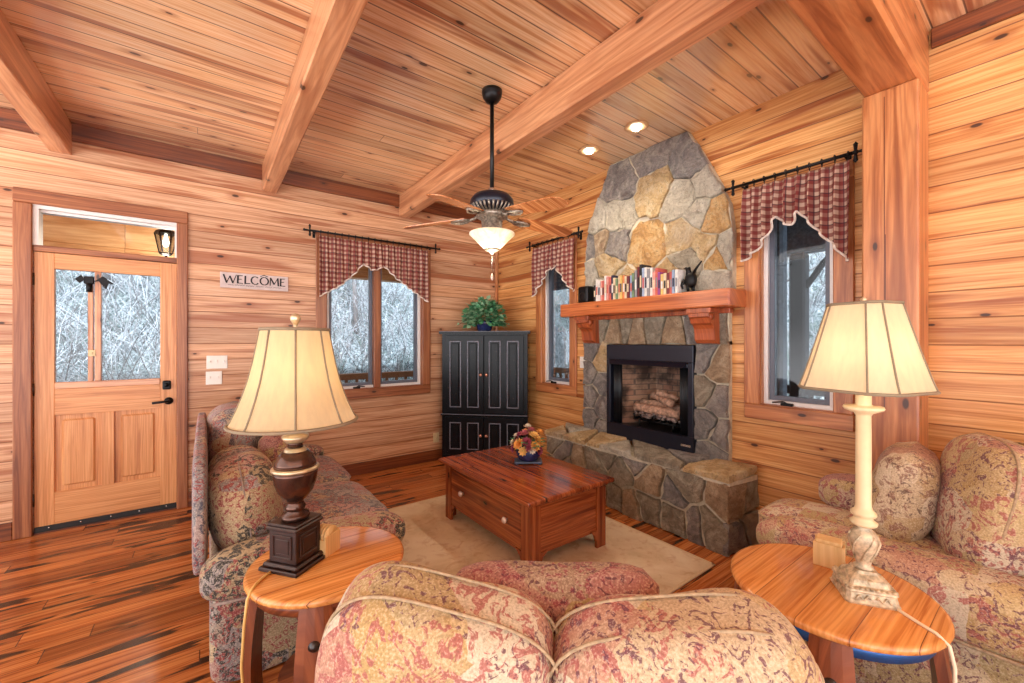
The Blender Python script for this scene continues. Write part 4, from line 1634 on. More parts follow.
while x < -2.49:
    L = rsq.uniform(0.03, 0.075)
    n = int(L / 0.004)
    mb.tube([(x + L * k / n, -0.0175, 1.902 + 0.009 * math.sin(k * 2.1 + x * 40) * rsq.uniform(0.5, 1)) for k in range(n + 1)], 0.0012, 4)
    x += L + 0.014
mb.build('script_line', 'ink', t)


def plate(label, x, z, w, h, toggles, mat='white_plastic', outlet=False):
    t = thing('switch_plate' if not outlet else 'wall_outlet', label, 'switch' if not outlet else 'outlet', (x, -0.003, z - h / 2))
    mb = MB()
    mb.box((x - w / 2, -0.008, z - h / 2), (x + w / 2, -0.0005, z + h / 2), 0.003)
    mb.build('cover_plate', mat, t)
    for k in range(toggles):
        xc = x - w / 2 + w * (k + 0.5) / toggles
        mb = MB()
        if outlet:
            for dz in (-0.02, 0.02):
                mb.cyl((xc, -0.011, z + dz), (xc, -0.007, z + dz), 0.015, 12)
        else:
            mb.box((xc - 0.006, -0.018, z - 0.004), (xc + 0.006, -0.006, z + 0.014), 0.002)
        mb.build('toggle' if not outlet else 'socket', mat, t)
    return t


plate('white triple switch plate on the pine wall above a smaller one', -2.978, 1.218, 0.150, 0.115, 3)
plate('smaller white switch plate directly below the triple one', -3.0, 1.080, 0.115, 0.115, 2)
plate('ivory wall outlet low on the wall beside the black cabinet', -0.875, 0.265, 0.075, 0.115, 1, 'ivory_plastic', True)
t = thing('switch_plate', 'single white switch plate between the narrow window and the chimney', 'switch', (-0.003, -1.53, 1.13))
mb = MB()
mb.box((-0.008, -1.568, 1.13), (-0.0005, -1.492, 1.245), 0.003)
mb.build('cover_plate', 'white_plastic', t)
mb = MB()
mb.box((-0.018, -1.536, 1.183), (-0.006, -1.524, 1.200), 0.002)
mb.build('toggle', 'white_plastic', t)

# ------------------------------------------------------------------ recessed ceiling lights
for x, y, lab in ((-0.44, -2.02, 'lit recessed ceiling spot above the chimney, nearer the fan'), (-0.44, -2.50, 'lit recessed ceiling spot above the chimney, nearer the girder')):
    t = thing('recessed_light', lab, 'ceiling light', (x, y, CZ - 0.012), 0, None)
    mb = MB()
    mb.lathe([(0.040, -0.002), (0.085, -0.002), (0.090, -0.008), (0.080, -0.014), (0.045, -0.008), (0.040, -0.002)], (x, y, CZ), 28)
    mb.build('trim_ring', 'can_ring', t)
    mb = MB()
    mb.lathe([(0.0, -0.034), (0.022, -0.032), (0.034, -0.022), (0.036, -0.004)], (x, y, CZ), 20)
    mb.build('light_bulb', 'can_bulb', t)
    ld = bpy.data.lights.new('spot_glow', 'SPOT')
    ld.energy = 22
    ld.color = (1.0, 0.88, 0.70)
    ld.spot_size = math.radians(120)
    ld.spot_blend = 0.8
    ld.shadow_soft_size = 0.05
    lo = bpy.data.objects.new('spot_glow', ld)
    COL.objects.link(lo)
    lo.location = (x, y, CZ - 0.045)
    lo.parent = None

# ------------------------------------------------------------------ ceiling fan
FX, FY = -1.560, -2.210
t = thing('ceiling_fan', 'five-bladed dark metal ceiling fan with an alabaster bowl light on a long rod', 'fan', (FX, FY, 1.98))
mb = MB()
mb.lathe([(0.02, 2.950), (0.04, 2.958), (0.060, 2.985), (0.066, 3.012), (0.066, CZ)], (FX, FY, 0), 28)
mb.build('canopy', 'black_metal', t)
mb = MB()
mb.cyl((FX, FY, 2.38), (FX, FY, 2.95), 0.0135, 14)
mb.build('downrod', 'black_metal', t)
mb = MB()
mb.lathe([(0.022, 2.355), (0.024, 2.392), (0.016, 2.398)], (FX, FY, 0), 16)
mb.build('rod_collar', 'silver', t)
mb = MB()
mb.lathe([(0.0, 2.362), (0.06, 2.359), (0.118, 2.344), (0.140, 2.316), (0.143, 2.285), (0.130, 2.258), (0.10, 2.238), (0.06, 2.230)], (FX, FY, 0), 36)
mo = mb.build('motor_housing', 'navy_black', t)
mb = MB()
for k in range(30):
    a = 2 * PI * k / 30
    mb.tube([(FX + 0.142 * math.cos(a), FY + 0.142 * math.sin(a), 2.275), (FX + 0.122 * math.cos(a), FY + 0.122 * math.sin(a), 2.248), (FX + 0.085 * math.cos(a), FY + 0.085 * math.sin(a), 2.230)], 0.007, 5)
mb.lathe([(0.045, 2.180), (0.10, 2.205), (0.105, 2.230), (0.05, 2.236)], (FX, FY, 0), 30)
mb.build('motor_filigree', 'pewter', mo)
mb = MB()
mb.lathe([(0.05, 2.195), (0.070, 2.185), (0.066, 2.140), (0.085, 2.115), (0.09, 2.100), (0.03, 2.100)], (FX, FY, 0), 28)
mb.build('light_fitter', 'pewter', t)
mb = MB()
mb.lathe([(0.03, 1.997), (0.050, 2.0), (0.080, 2.026), (0.110, 2.058), (0.138, 2.084), (0.148, 2.092), (0.148, 2.102), (0.138, 2.102)], (FX, FY, 0), 40)
mb.build('bowl_shade', 'alabaster', t)
mb = MB()
mb.lathe([(0.0, 1.965), (0.012, 1.97), (0.016, 1.98), (0.045, 1.99), (0.05, 2.0), (0.0, 2.0)], (FX, FY, 0), 24)
mb.build('bowl_finial', 'pewter', t)
mb = MB()
mb.tube([(FX - 0.015, FY - 0.02, 1.99), (FX - 0.02, FY - 0.03, 1.93), (FX - 0.02, FY - 0.03, 1.835)], 0.0012, 4)
pc = mb.build('pull_chain', 'silver', t)
mb = MB()
mb.lathe([(0.0, 1.790), (0.009, 1.797), (0.008, 1.815), (0.003, 1.834), (0.0, 1.836)], (FX - 0.02, FY - 0.03, 0), 10)
mb.build('pull_knob', 'nickel_knob', pc)
for k in range(5):
    a = math.radians(61 + 72 * k)
    Tm = Matrix.Translation((FX, FY, 0)) @ Matrix.Rotation(a, 4, 'Z')
    mb = MB()
    mb.T = Tm @ Matrix.Translation((0, 0, 2.222)) @ Matrix.Rotation(math.radians(5), 4, 'Y') @ Matrix.Rotation(math.radians(-11), 4, 'X')
    out = [(0.175, -0.050), (0.24, -0.058), (0.45, -0.066), (0.56, -0.064), (0.60, -0.045), (0.612, 0.0), (0.60, 0.045), (0.56, 0.064), (0.45, 0.066), (0.24, 0.058), (0.175, 0.050)]
    mb.prism(out, lambda u, v, h: (u, v, h), -0.006, 0.0)
    bl = mb.build('blade', 'blade', t)
    mb = MB()
    mb.T = Tm @ Matrix.Translation((0, 0, 2.222)) @ Matrix.Rotation(math.radians(5), 4, 'Y')
    mb.tube([(0.085, 0, 0.01), (0.12, 0, -0.008), (0.16, 0, -0.016)], 0.010, 6)
    for s in (-1, 1):
        mb.tube([(0.15, 0, -0.014), (0.18, s * 0.03, -0.015), (0.225, s * 0.038, -0.016), (0.26, s * 0.018, -0.014), (0.275, 0, -0.012)], 0.008, 6)
    mb.tube([(0.16, 0, -0.014), (0.21, 0, -0.014), (0.275, 0, -0.012)], 0.007, 6)
    mb.build('blade_iron', 'pewter', bl)
ld = bpy.data.lights.new('fan_glow', 'POINT')
ld.energy = 8
ld.color = (1.0, 0.83, 0.60)
ld.shadow_soft_size = 0.06
lo = bpy.data.objects.new('fan_glow', ld)
COL.objects.link(lo)
lo.location = (FX, FY, 1.93)

# ------------------------------------------------------------------ corner cabinet and ivy
cc = Vector((-0.515, -0.490, 0))
dirv = Vector((0.7120, -0.7022, 0)).normalized()
AT = Matrix.Translation(cc) @ frame_mat(dirv).to_4x4()
t = thing('corner_cabinet', 'tall distressed black corner cabinet with raised-panel doors', 'cabinet', cc)


def amb():
    m = MB()
    m.T = AT
    return m


W2_ = 0.495
foot = [(-W2_, 0), (W2_, 0), (W2_, 0.07), (0.10, 0.50), (-0.10, 0.50), (-W2_, 0.07)]
mb = amb()
mb.prism(foot, lambda u, v, h: (u, v, h), 0.05, 1.485)
mb.box((-W2_ + 0.01, -0.004, 0.0), (-W2_ + 0.10, 0.06, 0.06))
mb.box((W2_ - 0.10, -0.004, 0.0), (W2_ - 0.01, 0.06, 0.06))
mb.box((-W2_, -0.006, 0.05), (W2_, 0.0, 0.10), 0.002)
mb.build('carcass', 'black_paint', t)
mb = amb()
topo = [(-W2_ - 0.028, -0.03), (W2_ + 0.028, -0.03), (W2_ + 0.028, 0.075), (0.10, 0.51), (-0.10, 0.51), (-W2_ - 0.028, 0.075)]
mb.prism(topo, lambda u, v, h: (u, v, h), 1.485, 1.512)
mb.mi = 1
mb.prism(topo, lambda u, v, h: (u * 1.0, v, h), 1.512, 1.516)
mb.build('cornice', ['black_paint', 'rubbed_edge'], t)
mb = amb()
mb.box((-W2_ - 0.012, -0.022, 0.548), (W2_ + 0.012, 0.0, 0.566), 0.003)
mb.mi = 1
mb.box((-W2_ - 0.013, -0.023, 0.560), (W2_ + 0.013, -0.001, 0.567), 0.002)
mb.build('waist_moulding', ['black_paint', 'rubbed_edge'], t)


def cab_door(u0, u1, z0, z1, knob_u, knob_z):
    mb = amb()
    mb.box((u0, -0.020, z0), (u1, -0.001, z1), 0.003)
    d = mb.build('door', 'black_paint', t)
    w = (u1 - u0)
    for k in range(2):
        a = u0 + w * (0.5 * k) + (0.055 if k == 0 else 0.035)
        b = u0 + w * (0.5 * k + 0.5) - (0.035 if k == 0 else 0.055)
        za, zb = z0 + 0.06, z1 - 0.06
        mb = amb()
        s = 0.012
        for (p, q) in (((a, za), (b, za + s)), ((a, zb - s), (b, zb)), ((a, za), (a + s, zb)), ((b - s, za), (b, zb))):
            mb.mi = 1
            mb.box((p[0], -0.026, p[1]), (q[0], -0.018, q[1]), 0.003)
        mb.mi = 0
        mb.box((a + 0.026, -0.030, za + 0.03), (b - 0.026, -0.018, zb - 0.03), 0.010)
        mb.build('raised_panel', ['black_paint', 'rubbed_edge'], d)
    mb = amb()
    R = frame_mat(dirv) @ Matrix(((1, 0, 0), (0, 0, -1), (0, 1, 0)))
    mb.lathe([(0.006, 0.0), (0.006, 0.010), (0.016, 0.016), (0.018, 0.024), (0.012, 0.030), (0.0, 0.031)], (knob_u, -0.020, knob_z), 14, axis=Matrix(((1, 0, 0), (0, 0, -1), (0, 1, 0))))
    mb.build('knob', 'copper_knob', d)
    return d


for z0, z1, kz in ((0.585, 1.465, 1.02), (0.105, 0.535, 0.33)):
    cab_door(-0.455, -0.003, z0, z1, -0.033, kz)
    cab_door(0.003, 0.455, z0, z1, 0.033, kz)

t = thing('ivy_plant', 'leafy green potted ivy sitting on top of the black corner cabinet', 'plant', (-0.44, -0.38, 1.516))
mb = MB()
mb.lathe([(0.075, 1.517), (0.10, 1.60), (0.11, 1.64), (0.10, 1.64), (0.0, 1.63)], (-0.44, -0.38, 0), 20)
mb.build('pot', 'bowl_blue', t)
ri = random.Random(12)
mbl = [MB(), MB()]
mbs = MB()


def leaf(mb, c, d, up, s):
    d = d.normalized()
    r = d.cross(up)
    if r.length < 0.1:
        r = d.cross(Vector((1, 0, 0)))
    r.normalize()
    n = r.cross(d)
    pts = [(0, 0, 0), (0.25, 0.34, 0.05), (0.55, 0.42, 0.02), (0.75, 0.22, 0), (1.15, 0, -0.08), (0.75, -0.22, 0), (0.55, -0.42, 0.02), (0.25, -0.34, 0.05)]
    vs = [c + d * (a * s) + r * (b * s) + n * (k * s) for a, b, k in pts]
    mid = c + d * (0.5 * s) - n * 0.06 * s
    mb.raw(vs + [mid], [(i, (i + 1) % 8, 8) for i in range(8)], True)


for k in range(900):
    th, ph = ri.uniform(0, 2 * PI), math.acos(ri.uniform(-0.35, 1))
    rr = ri.uniform(0.45, 1.0)
    dx, dy, dz = math.sin(ph) * math.cos(th), math.sin(ph) * math.sin(th), math.cos(ph)
    c = Vector((-0.44, -0.38, 1.66)) + Vector((dx * 0.225 * rr, dy * 0.225 * rr, max(-0.135, dz * 0.245 * rr)))
    d = Vector((dx + ri.uniform(-.5, .5), dy + ri.uniform(-.5, .5), dz * 0.6 + ri.uniform(-.6, .3)))
    leaf(mbl[0 if ri.random() < 0.68 else 1], c, d, Vector((ri.uniform(-.8, .8), ri.uniform(-.8, .8), 1)), ri.uniform(0.042, 0.066))
for side, L in ((-1, 0.30), (1, 0.30), (-0.8, 0.26)):
    p0 = Vector((-0.44, -0.38, 1.62))
    e = p0 + dirv * side * L + Vector((-0.04, -0.04, -0.03 if abs(side) == 1 else 0.09))
    pts = [p0.lerp(e, q / 5) + Vector((0, 0, 0.06 * math.sin(PI * q / 5))) for q in range(6)]
    mbs.tube(pts, 0.003, 5)
    for q in pts[2:]:
        for _ in range(2):
            leaf(mbl[1], q, Vector((ri.uniform(-1, 1), ri.uniform(-1, 1), ri.uniform(-.2, .6))), Vector((0, 0, 1)), ri.uniform(0.03, 0.05))
mbs.build('vine', 'stem', t)
mbl[0].build('foliage', 'leaf', t)
mbl[1].build('pale_foliage', 'leaf_pale', t)

# ------------------------------------------------------------------ rug
mb = MB()
mb.box((-2.30, -3.135, 0.0), (-0.505, -1.09, 0.009), 0.003)
mb.mi = 1
mb.box((-2.302, -3.137, 0.0), (-0.503, -3.115, 0.010), 0.003)
mb.box((-0.525, -3.137, 0.0), (-0.503, -1.088, 0.010), 0.003)
mb.box((-2.302, -1.110, 0.0), (-0.503, -1.088, 0.010), 0.003)
o = recenter(mb.build('area_rug', ['rug', 'rug_border']), (-1.4, -2.1, 0))
tag(o, 'beige patterned area rug under the coffee table', 'rug')

# ------------------------------------------------------------------ coffee table chest
RZ = 0.010
t = thing('coffee_table', 'reddish-brown wooden chest coffee table with drawer on the rug', 'coffee table', (-1.195, -2.035, RZ))
X0, X1, Y0, Y1 = -1.530, -0.865, -2.565, -1.505
mb = MB()
mb.box((X0 - 0.045, Y0 - 0.045, 0.442), (X1 + 0.045, Y1 + 0.045, 0.470), 0.009, seg=2)
mb.build('tabletop', 'tabletop_planks', t)
mb = MB()
mb.box((X0 + 0.012, Y0 + 0.012, 0.115), (X1 - 0.012, Y1 - 0.012, 0.442))
mb.box((X0 - 0.012, Y0 - 0.012, 0.420), (X1 + 0.012, Y1 + 0.012, 0.442), 0.006)
cbody = mb.build('chest_body', 'table_YZ', t)
PW = 0.085
for xs, ys in ((X0, Y0), (X0, Y1), (X1, Y0), (X1, Y1)):
    sx = 1 if xs == X0 else -1
    sy = 1 if ys == Y0 else -1
    mb = MB()
    ya_, yb_ = ys + sy * 0.0225, ys + sy * PW
    mb.box((min(xs, xs + sx * 0.022), min(ya_, yb_), RZ), (max(xs, xs + sx * 0.022), max(ya_, yb_), 0.418), 0.0)
    mb.box((min(xs, xs + sx * PW), min(ys, ys + sy * 0.022), RZ), (max(xs, xs + sx * PW), max(ys, ys + sy * 0.022), 0.418), 0.0)
    # curved bracket of the foot
    for ax_ in (0, 1):
        prof = [(PW - 0.002, 0.13), (PW - 0.002, 0.055), (PW + 0.012, 0.075), (PW + 0.02, 0.10), (PW + 0.045, 0.115), (PW + 0.06, 0.13)]
        if ax_ == 0:
            mb.prism(prof, lambda u, v, h: (xs + sx * h, ys + sy * u, v), 0.002, 0.020)
        else:
            mb.prism(prof, lambda u, v, h: (xs + sx * u, ys + sy * h, v), 0.002, 0.020)
    mb.build('corner_leg', 'table_ZX', t)
# drawer front facing the sofa, with two pale knobs
mb = MB()
mb.box((X0 + 0.001, Y0 + PW + 0.005, 0.135), (X0 + 0.018, Y1 - PW - 0.005, 0.408), 0.006)
dr = mb.build('drawer', 'table_YZ', t)
for ky in (-1.78, -2.335):
    mb = MB()
    mb.lathe([(0.008, 0.0), (0.008, 0.012), (0.019, 0.018), (0.021, 0.027), (0.014, 0.035), (0.0, 0.036)], (X0 + 0.002, ky, 0.275), 16, axis=Matrix(((0, 0, -1), (0, 1, 0), (1, 0, 0))))
    mb.build('knob', 'nickel_knob', dr)
for ys, s in ((Y0, 1), (Y1, -1)):
    mb = MB()
    for k in range(3):
        za = 0.120 + k * 0.10
        mb.box((X0 + PW, min(ys + s * 0.010, ys + s * 0.02), za), (X1 - PW, max(ys + s * 0.010, ys + s * 0.02), za + 0.098), 0.002)
    mb.build('end_panel', 'table_XZ', t)

# flower bowl
bx_, by_ = -1.075, -1.985
t = thing('flower_bowl', 'dark blue bowl of orange, burgundy and cream flowers on the coffee table', 'flowers', (bx_, by_, 0.470))
mb = MB()
mb.T = Matrix.Translation((bx_, by_, 0)) @ frame_mat((0.80, -0.60, 0)).to_4x4()
mb.box((-0.105, -0.06, 0.476), (0.105, 0.06, 0.492), 0.006, seg=2)
for sx in (-1, 1):
    for sy in (-1, 1):
        mb.lathe([(0.0, 0.470), (0.010, 0.470), (0.012, 0.478)], (sx * 0.085, sy * 0.045, 0), 8)
mb.build('bowl_stand', plain('stand_slate', srgb(70, 82, 104), 0.35), t)
mb = MB()
mb.lathe([(0.05, 0.492), (0.07, 0.498), (0.090, 0.53), (0.098, 0.57), (0.094, 0.575), (0.085, 0.56), (0.0, 0.55)], (bx_, by_, 0), 28)
mb.build('bowl', 'bowl_blue', t)
rf = random.Random(8)
FC = {'orange': srgb(232, 166, 84), 'burgundy': srgb(150, 62, 82), 'cream': srgb(228, 214, 192), 'pink': srgb(196, 110, 116), 'yellow': srgb(234, 190, 112)}
for k, c in FC.items():
    M['petal_' + k] = plain('petal_' + k, c, 0.7, 0, 0.25, 50)


def flower(mb, c, d, s, petals=9, rings=3):
    d = d.normalized()
    a = d.orthogonal().normalized()
    b = d.cross(a)
    for r_ in range(rings):
        n = petals - r_ * 2
        for k in range(n):
            th = 2 * PI * (k + 0.5 * r_) / n
            o_ = a * math.cos(th) + b * math.sin(th)
            tilt = 0.15 + 0.4 * r_
            v = (o_ * math.cos(tilt) + d * math.sin(tilt)).normalized()
            side = d.cross(o_).normalized()
            L = s * (1 - 0.22 * r_)
            w = s * 0.36
            p0 = c + d * 0.004 * r_
            up_ = v.cross(side)
            vs = [p0, p0 + v * L * .5 + side * w, p0 + v * L + up_ * L * .1, p0 + v * L * .5 - side * w]
            mb.raw(vs + [p0 + v * L * .5 - up_ * 0.12 * s], [(0, 1, 4), (1, 2, 4), (2, 3, 4), (3, 0, 4)], True)


camR = Vector((0.803, -0.596, 0))
camF = Vector((0.596, 0.803, 0))
FLW = [(-0.085, 0.645, -.06, 'orange', .052), (-0.02, 0.665, -.07, 'burgundy', .045), (-0.035, 0.715, -.02, 'pink', .048), (-0.075, 0.70, .0, 'burgundy', .040), (0.05, 0.700, -.03, 'yellow', .052),
       (0.085, 0.66, -.03, 'orange', .055), (0.10, 0.715, .02, 'orange', .048), (0.055, 0.635, -.08, 'orange', .045), (-0.005, 0.765, .0, 'cream', .038), (-0.135, 0.645, .0, 'cream', .036),
       (-0.13, 0.605, -.03, 'burgundy', .036), (0.09, 0.60, -.06, 'burgundy', .042), (0.03, 0.61, -.09, 'cream', .034), (-0.105, 0.685, .04, 'cream', .034), (0.03, 0.72, .06, 'pink', .045),
       (0.0, 0.625, -.09, 'burgundy', .035), (-0.05, 0.60, -.085, 'yellow', .040), (-0.02, 0.70, .08, 'orange', .05), (0.07, 0.68, .09, 'burgundy', .045), (-0.10, 0.63, .07, 'pink', .045)]
for r_, z, f_, c, s in FLW:
    p = Vector((bx_, by_, z - 0.02)) + camR * r_ * 0.85 + camF * f_
    mb = MB()
    d = (p - Vector((bx_, by_, 0.56)))
    flower(mb, p, d, s)
    mb.build('flower', 'petal_' + c, t)
mb = MB()
mbs = MB()
for k in range(70):
    a = rf.uniform(0, 2 * PI)
    r_ = rf.uniform(0.03, 0.11)
    p = Vector((bx_ + r_ * math.cos(a), by_ + r_ * math.sin(a), rf.uniform(0.575, 0.66)))
    leaf(mb, p, Vector((math.cos(a), math.sin(a), rf.uniform(-.3, .6))), Vector((0, 0, 1)), rf.uniform(0.03, 0.05))
mb.build('leaves', 'leaf', t)
for r_, z, f_, c, s in FLW:
    p = Vector((bx_, by_, z - 0.02)) + camR * r_ * 0.85 + camF * f_
    mbs.tube([(bx_ + (p.x - bx_) * .2, by_ + (p.y - by_) * .2, 0.55), p], 0.002, 4)
mbs.build('stems', 'stem', t)


# ------------------------------------------------------------------ barrel end tables
def end_table(label, cx, cy, R, a0, hoop, group='round barrel end tables'):
    t = thing('end_table', label, 'end table', (cx, cy, 0), 0, group)
    mb = MB()
    mb.lathe([(0.0, 0.572), (R - 0.012, 0.572), (R - 0.003, 0.578), (R, 0.588), (R - 0.004, 0.597), (R - 0.014, 0.600), (0.0, 0.600)], (cx, cy, 0), 56)
    mb.build('round_top', 'oak_top', t)
    mb = MB()
    mb.lathe([(R - 0.030, 0.535), (R - 0.028, 0.572), (R - 0.045, 0.572), (R - 0.045, 0.535), (R - 0.030, 0.535)], (cx, cy, 0), 48)
    mb.build('hoop', hoop, t)
    mb = MB()
    mb.lathe([(0.0, 0.185), (R * 0.62, 0.185), (R * 0.62, 0.205), (0.0, 0.205)], (cx, cy, 0), 36)
    mb.build('lower_shelf', 'stave_XY', t)
    for k in range(4):
        a = math.radians(a0 + 90 * k)
        Tm = Matrix.Translation((cx, cy, 0)) @ Matrix.Rotation(a, 4, 'Z')
        mb = MB()
        mb.T = Tm
        n = 10
        verts, faces = [], []
        for i in range(n + 1):
            s = i / n
            z = 0.57 * s
            r = R - 0.060 + 0.055 * math.sin(PI * (0.15 + 0.6 * (1 - s))) - 0.0
            w = 0.048 + 0.012 * math.sin(PI * s)
            for (dr, dw) in ((0, -1), (0.012, -0.5), (0.014, 0), (0.012, 0.5), (0, 1), (-0.024, 1), (-0.024, -1)):
                verts.append((r + dr, dw * w, z))
        m = 7
        for i in range(n):
            for q in range(m):
                faces.append((i * m + q, i * m + (q + 1) % m, (i + 1) * m + (q + 1) % m, (i + 1) * m + q))
        faces.append(tuple(range(m)))
        faces.append(tuple(n * m + q for q in range(m)))
        mb.raw(verts, faces)
        lg = mb.build('leg', 'stave_ZY', t)
        mb = MB()
        mb.T = Tm
        rb_ = R - 0.060 + 0.055 * math.sin(PI * (0.15 + 0.6 * (1 - 0.80))) + 0.010
        mb.lathe([(0.018, 0.0), (0.018, 0.004), (0.012, 0.008), (0.010, 0.012), (0.0, 0.013)], (rb_, 0, 0.455), 14, axis=Matrix(((0, 0, 1), (0, 1, 0), (-1, 0, 0))))
        mb.build('bolt', 'bronze', lg)
    return t


TLX, TLY = -2.690, -2.815
TRX, TRY = -1.412, -3.975
end_table('round oak-topped barrel end table holding the dark urn lamp', TLX, TLY, 0.268, -112, 'stave_XY')
end_table('round oak-topped barrel end table holding the pale candlestick lamp', TRX, TRY, 0.285, -163, 'blue_band')


def glow(loc, e, col, size=0.04):
    ld = bpy.data.lights.new('lamp_glow', 'POINT')
    ld.energy = e
    ld.color = col
    ld.shadow_soft_size = size
    lo = bpy.data.objects.new('lamp_glow', ld)
    COL.objects.link(lo)
    lo.location = loc
    return lo


# ------------------------------------------------------------------ dark urn lamp with bell shade
LX, LY, LZ = -2.797, -2.785, 0.600
t = thing('table_lamp', 'lit table lamp with dark urn base and ribbed cream bell shade', 'lamp', (LX, LY, LZ))
RB = frame_mat((0.80, 0.60, 0)).to_4x4()
mb = MB()
mb.T = Matrix.Translation((LX, LY, 0)) @ RB
for hw, z0, z1, bv in ((0.082, 0.600, 0.614, .003), (0.074, 0.614, 0.628, .006), (0.058, 0.628, 0.742, .002), (0.066, 0.738, 0.752, .004), (0.062, 0.752, 0.762, .003)):
    mb.box((-hw, -hw, z0), (hw, hw, z1), bv)
for s in range(4):
    mb.T = Matrix.Translation((LX, LY, 0)) @ RB @ Matrix.Rotation(PI / 2 * s, 4, 'Z')
    for lo_, hi_ in (((-.042, -.0625, .645), (.042, -.057, .651)), ((-.042, -.0625, .719), (.042, -.057, .725)), ((-.042, -.0625, .645), (-.036, -.057, .725)), ((.036, -.0625, .645), (.042, -.057, .725))):
        mb.box(lo_, hi_, 0.002)
    mb.box((-.028, -.0610, .660), (.028, -.057, .710), 0.003)
mb.build('plinth', 'plinth', t)
mb = MB()
mb.lathe([(0.044, 0.762), (0.047, 0.772), (0.044, 0.782), (0.028, 0.790), (0.032, 0.798), (0.034, 0.806), (0.028, 0.816), (0.026, 0.826),
          (0.040, 0.838), (0.058, 0.862), (0.069, 0.895), (0.073, 0.925), (0.074, 0.938)], (LX, LY, 0), 36)
mb.lathe([(0.070, 0.950), (0.066, 0.968), (0.055, 0.990), (0.042, 1.005)], (LX, LY, 0), 36)
mb.lathe([(0.026, 1.018), (0.024, 1.030), (0.028, 1.036)], (LX, LY, 0), 28)
mb.build('urn', 'urn', t)
mb = MB()
mb.lathe([(0.070, 0.936), (0.079, 0.940), (0.079, 0.947), (0.070, 0.951)], (LX, LY, 0), 36)
mb.lathe([(0.042, 1.003), (0.036, 1.006), (0.036, 1.012), (0.028, 1.018)], (LX, LY, 0), 28)
mb.lathe([(0.030, 1.036), (0.046, 1.052), (0.044, 1.060), (0.020, 1.068)], (LX, LY, 0), 28)
mb.build('gilt_rings', 'urn_gold', t)
mb = MB()
mb.cyl((LX, LY, 1.066), (LX, LY, 1.20), 0.009, 10)
mb.lathe([(0.016, 1.17), (0.018, 1.20), (0.014, 1.225)], (LX, LY, 0), 14)
hp = [(LX + RB[0][0] * s * q, LY + RB[1][0] * s * q, z) for s, q, z in ((1, .014, 1.175), (1, .05, 1.25), (1, .05, 1.34), (1, .012, 1.437), (-1, .012, 1.437), (-1, .05, 1.34), (-1, .05, 1.25), (-1, .014, 1.175))]
mb.tube(hp, 0.0025, 5)
mb.build('harp', 'urn_gold', t)
mb = MB()
mb.lathe([(0.012, 1.225), (0.016, 1.24), (0.029, 1.275), (0.030, 1.295), (0.020, 1.318), (0.0, 1.326)], (LX, LY, 0), 16)
mb.build('light_bulb', 'bulb', t)
SP = [(0.205, 1.108), (0.194, 1.124), (0.178, 1.160), (0.161, 1.205), (0.144, 1.260), (0.130, 1.320), (0.119, 1.380), (0.109, 1.438)]


def shade_r(z, prof):
    for (r0, z0), (r1, z1) in zip(prof, prof[1:]):
        if z0 <= z <= z1:
            return r0 + (r1 - r0) * (z - z0) / (z1 - z0)
    return prof[-1][0]


mb = MB()
n = 64
verts, faces = [], []
for r, z in SP:
    for k in range(n):
        a = 2 * PI * k / n
        rr = r * (1 - 0.018 * abs(math.sin(4 * a)) * 0 + 0.015 * (abs(math.cos(4 * a)) - 0.5))
        verts.append((LX + rr * math.cos(a), LY + rr * math.sin(a), z))
for i in range(len(SP) - 1):
    for k in range(n):
        faces.append((i * n + k, i * n + (k + 1) % n, (i + 1) * n + (k + 1) % n, (i + 1) * n + k))
mb.raw(verts, faces, True)
sh = mb.build('lamp_shade', 'shade_cream', t)
mb = MB()
for k in range(8):
    a = 2 * PI * k / 8 + 0.63
    mb.tube([(LX + (r * 1.012) * math.cos(a), LY + (r * 1.012) * math.sin(a), z) for r, z in SP], 0.0034, 5)
for r, z in ((SP[0][0], SP[0][1]), (SP[-1][0], SP[-1][1])):
    mb.tube([(LX + (r * 1.01) * math.cos(2 * PI * k / 48), LY + (r * 1.01) * math.sin(2 * PI * k / 48), z + 0.003) for k in range(48)], 0.006, 6, closed=True)
mb.build('shade_trim', 'shade_trim', sh)
mb = MB()
mb.lathe([(0.012, 1.437), (0.014, 1.443), (0.006, 1.450), (0.008, 1.460), (0.017, 1.474), (0.018, 1.484), (0.012, 1.496), (0.0, 1.500)], (LX, LY, 0), 16)
for k in range(3):
    a = 2 * PI * k / 3 + 0.4
    mb.tube([(LX, LY, 1.438), (LX + 0.11 * math.cos(a), LY + 0.11 * math.sin(a), 1.436)], 0.002, 4)
mb.build('finial', 'urn_gold', t)
glow((LX, LY, 1.285), 4.2, (1.0, 0.76, 0.46), 0.03)
mb = MB()
mb.tube([(-2.865, -2.80, 0.606), (-2.90, -2.83, 0.605), (-2.925, -2.86, 0.604), (-2.938, -2.885, 0.603), (-2.952, -2.905, 0.585), (-2.960, -2.90, 0.50), (-2.965, -2.87, 0.36), (-2.955, -2.84, 0.2), (-2.95, -2.80, 0.05), (-2.96, -2.70, 0.006), (-3.05, -2.6, 0.006)], 0.0045, 8)
o = mb.build('lamp_cord', 'cord')
recenter(o, (-2.90, -2.83, 0.6))
tag(o, 'tan cord running off the table edge from the dark urn lamp', 'cord')

# ------------------------------------------------------------------ pale candlestick lamp with cut-corner shade
LX, LY = -1.388, -4.060
t = thing('table_lamp', 'lit tall pale candlestick lamp with white cut-corner panelled shade', 'lamp', (LX, LY, 0.6))
dR = Vector((0.55, -0.835, 0))
RB = frame_mat(dR).to_4x4()


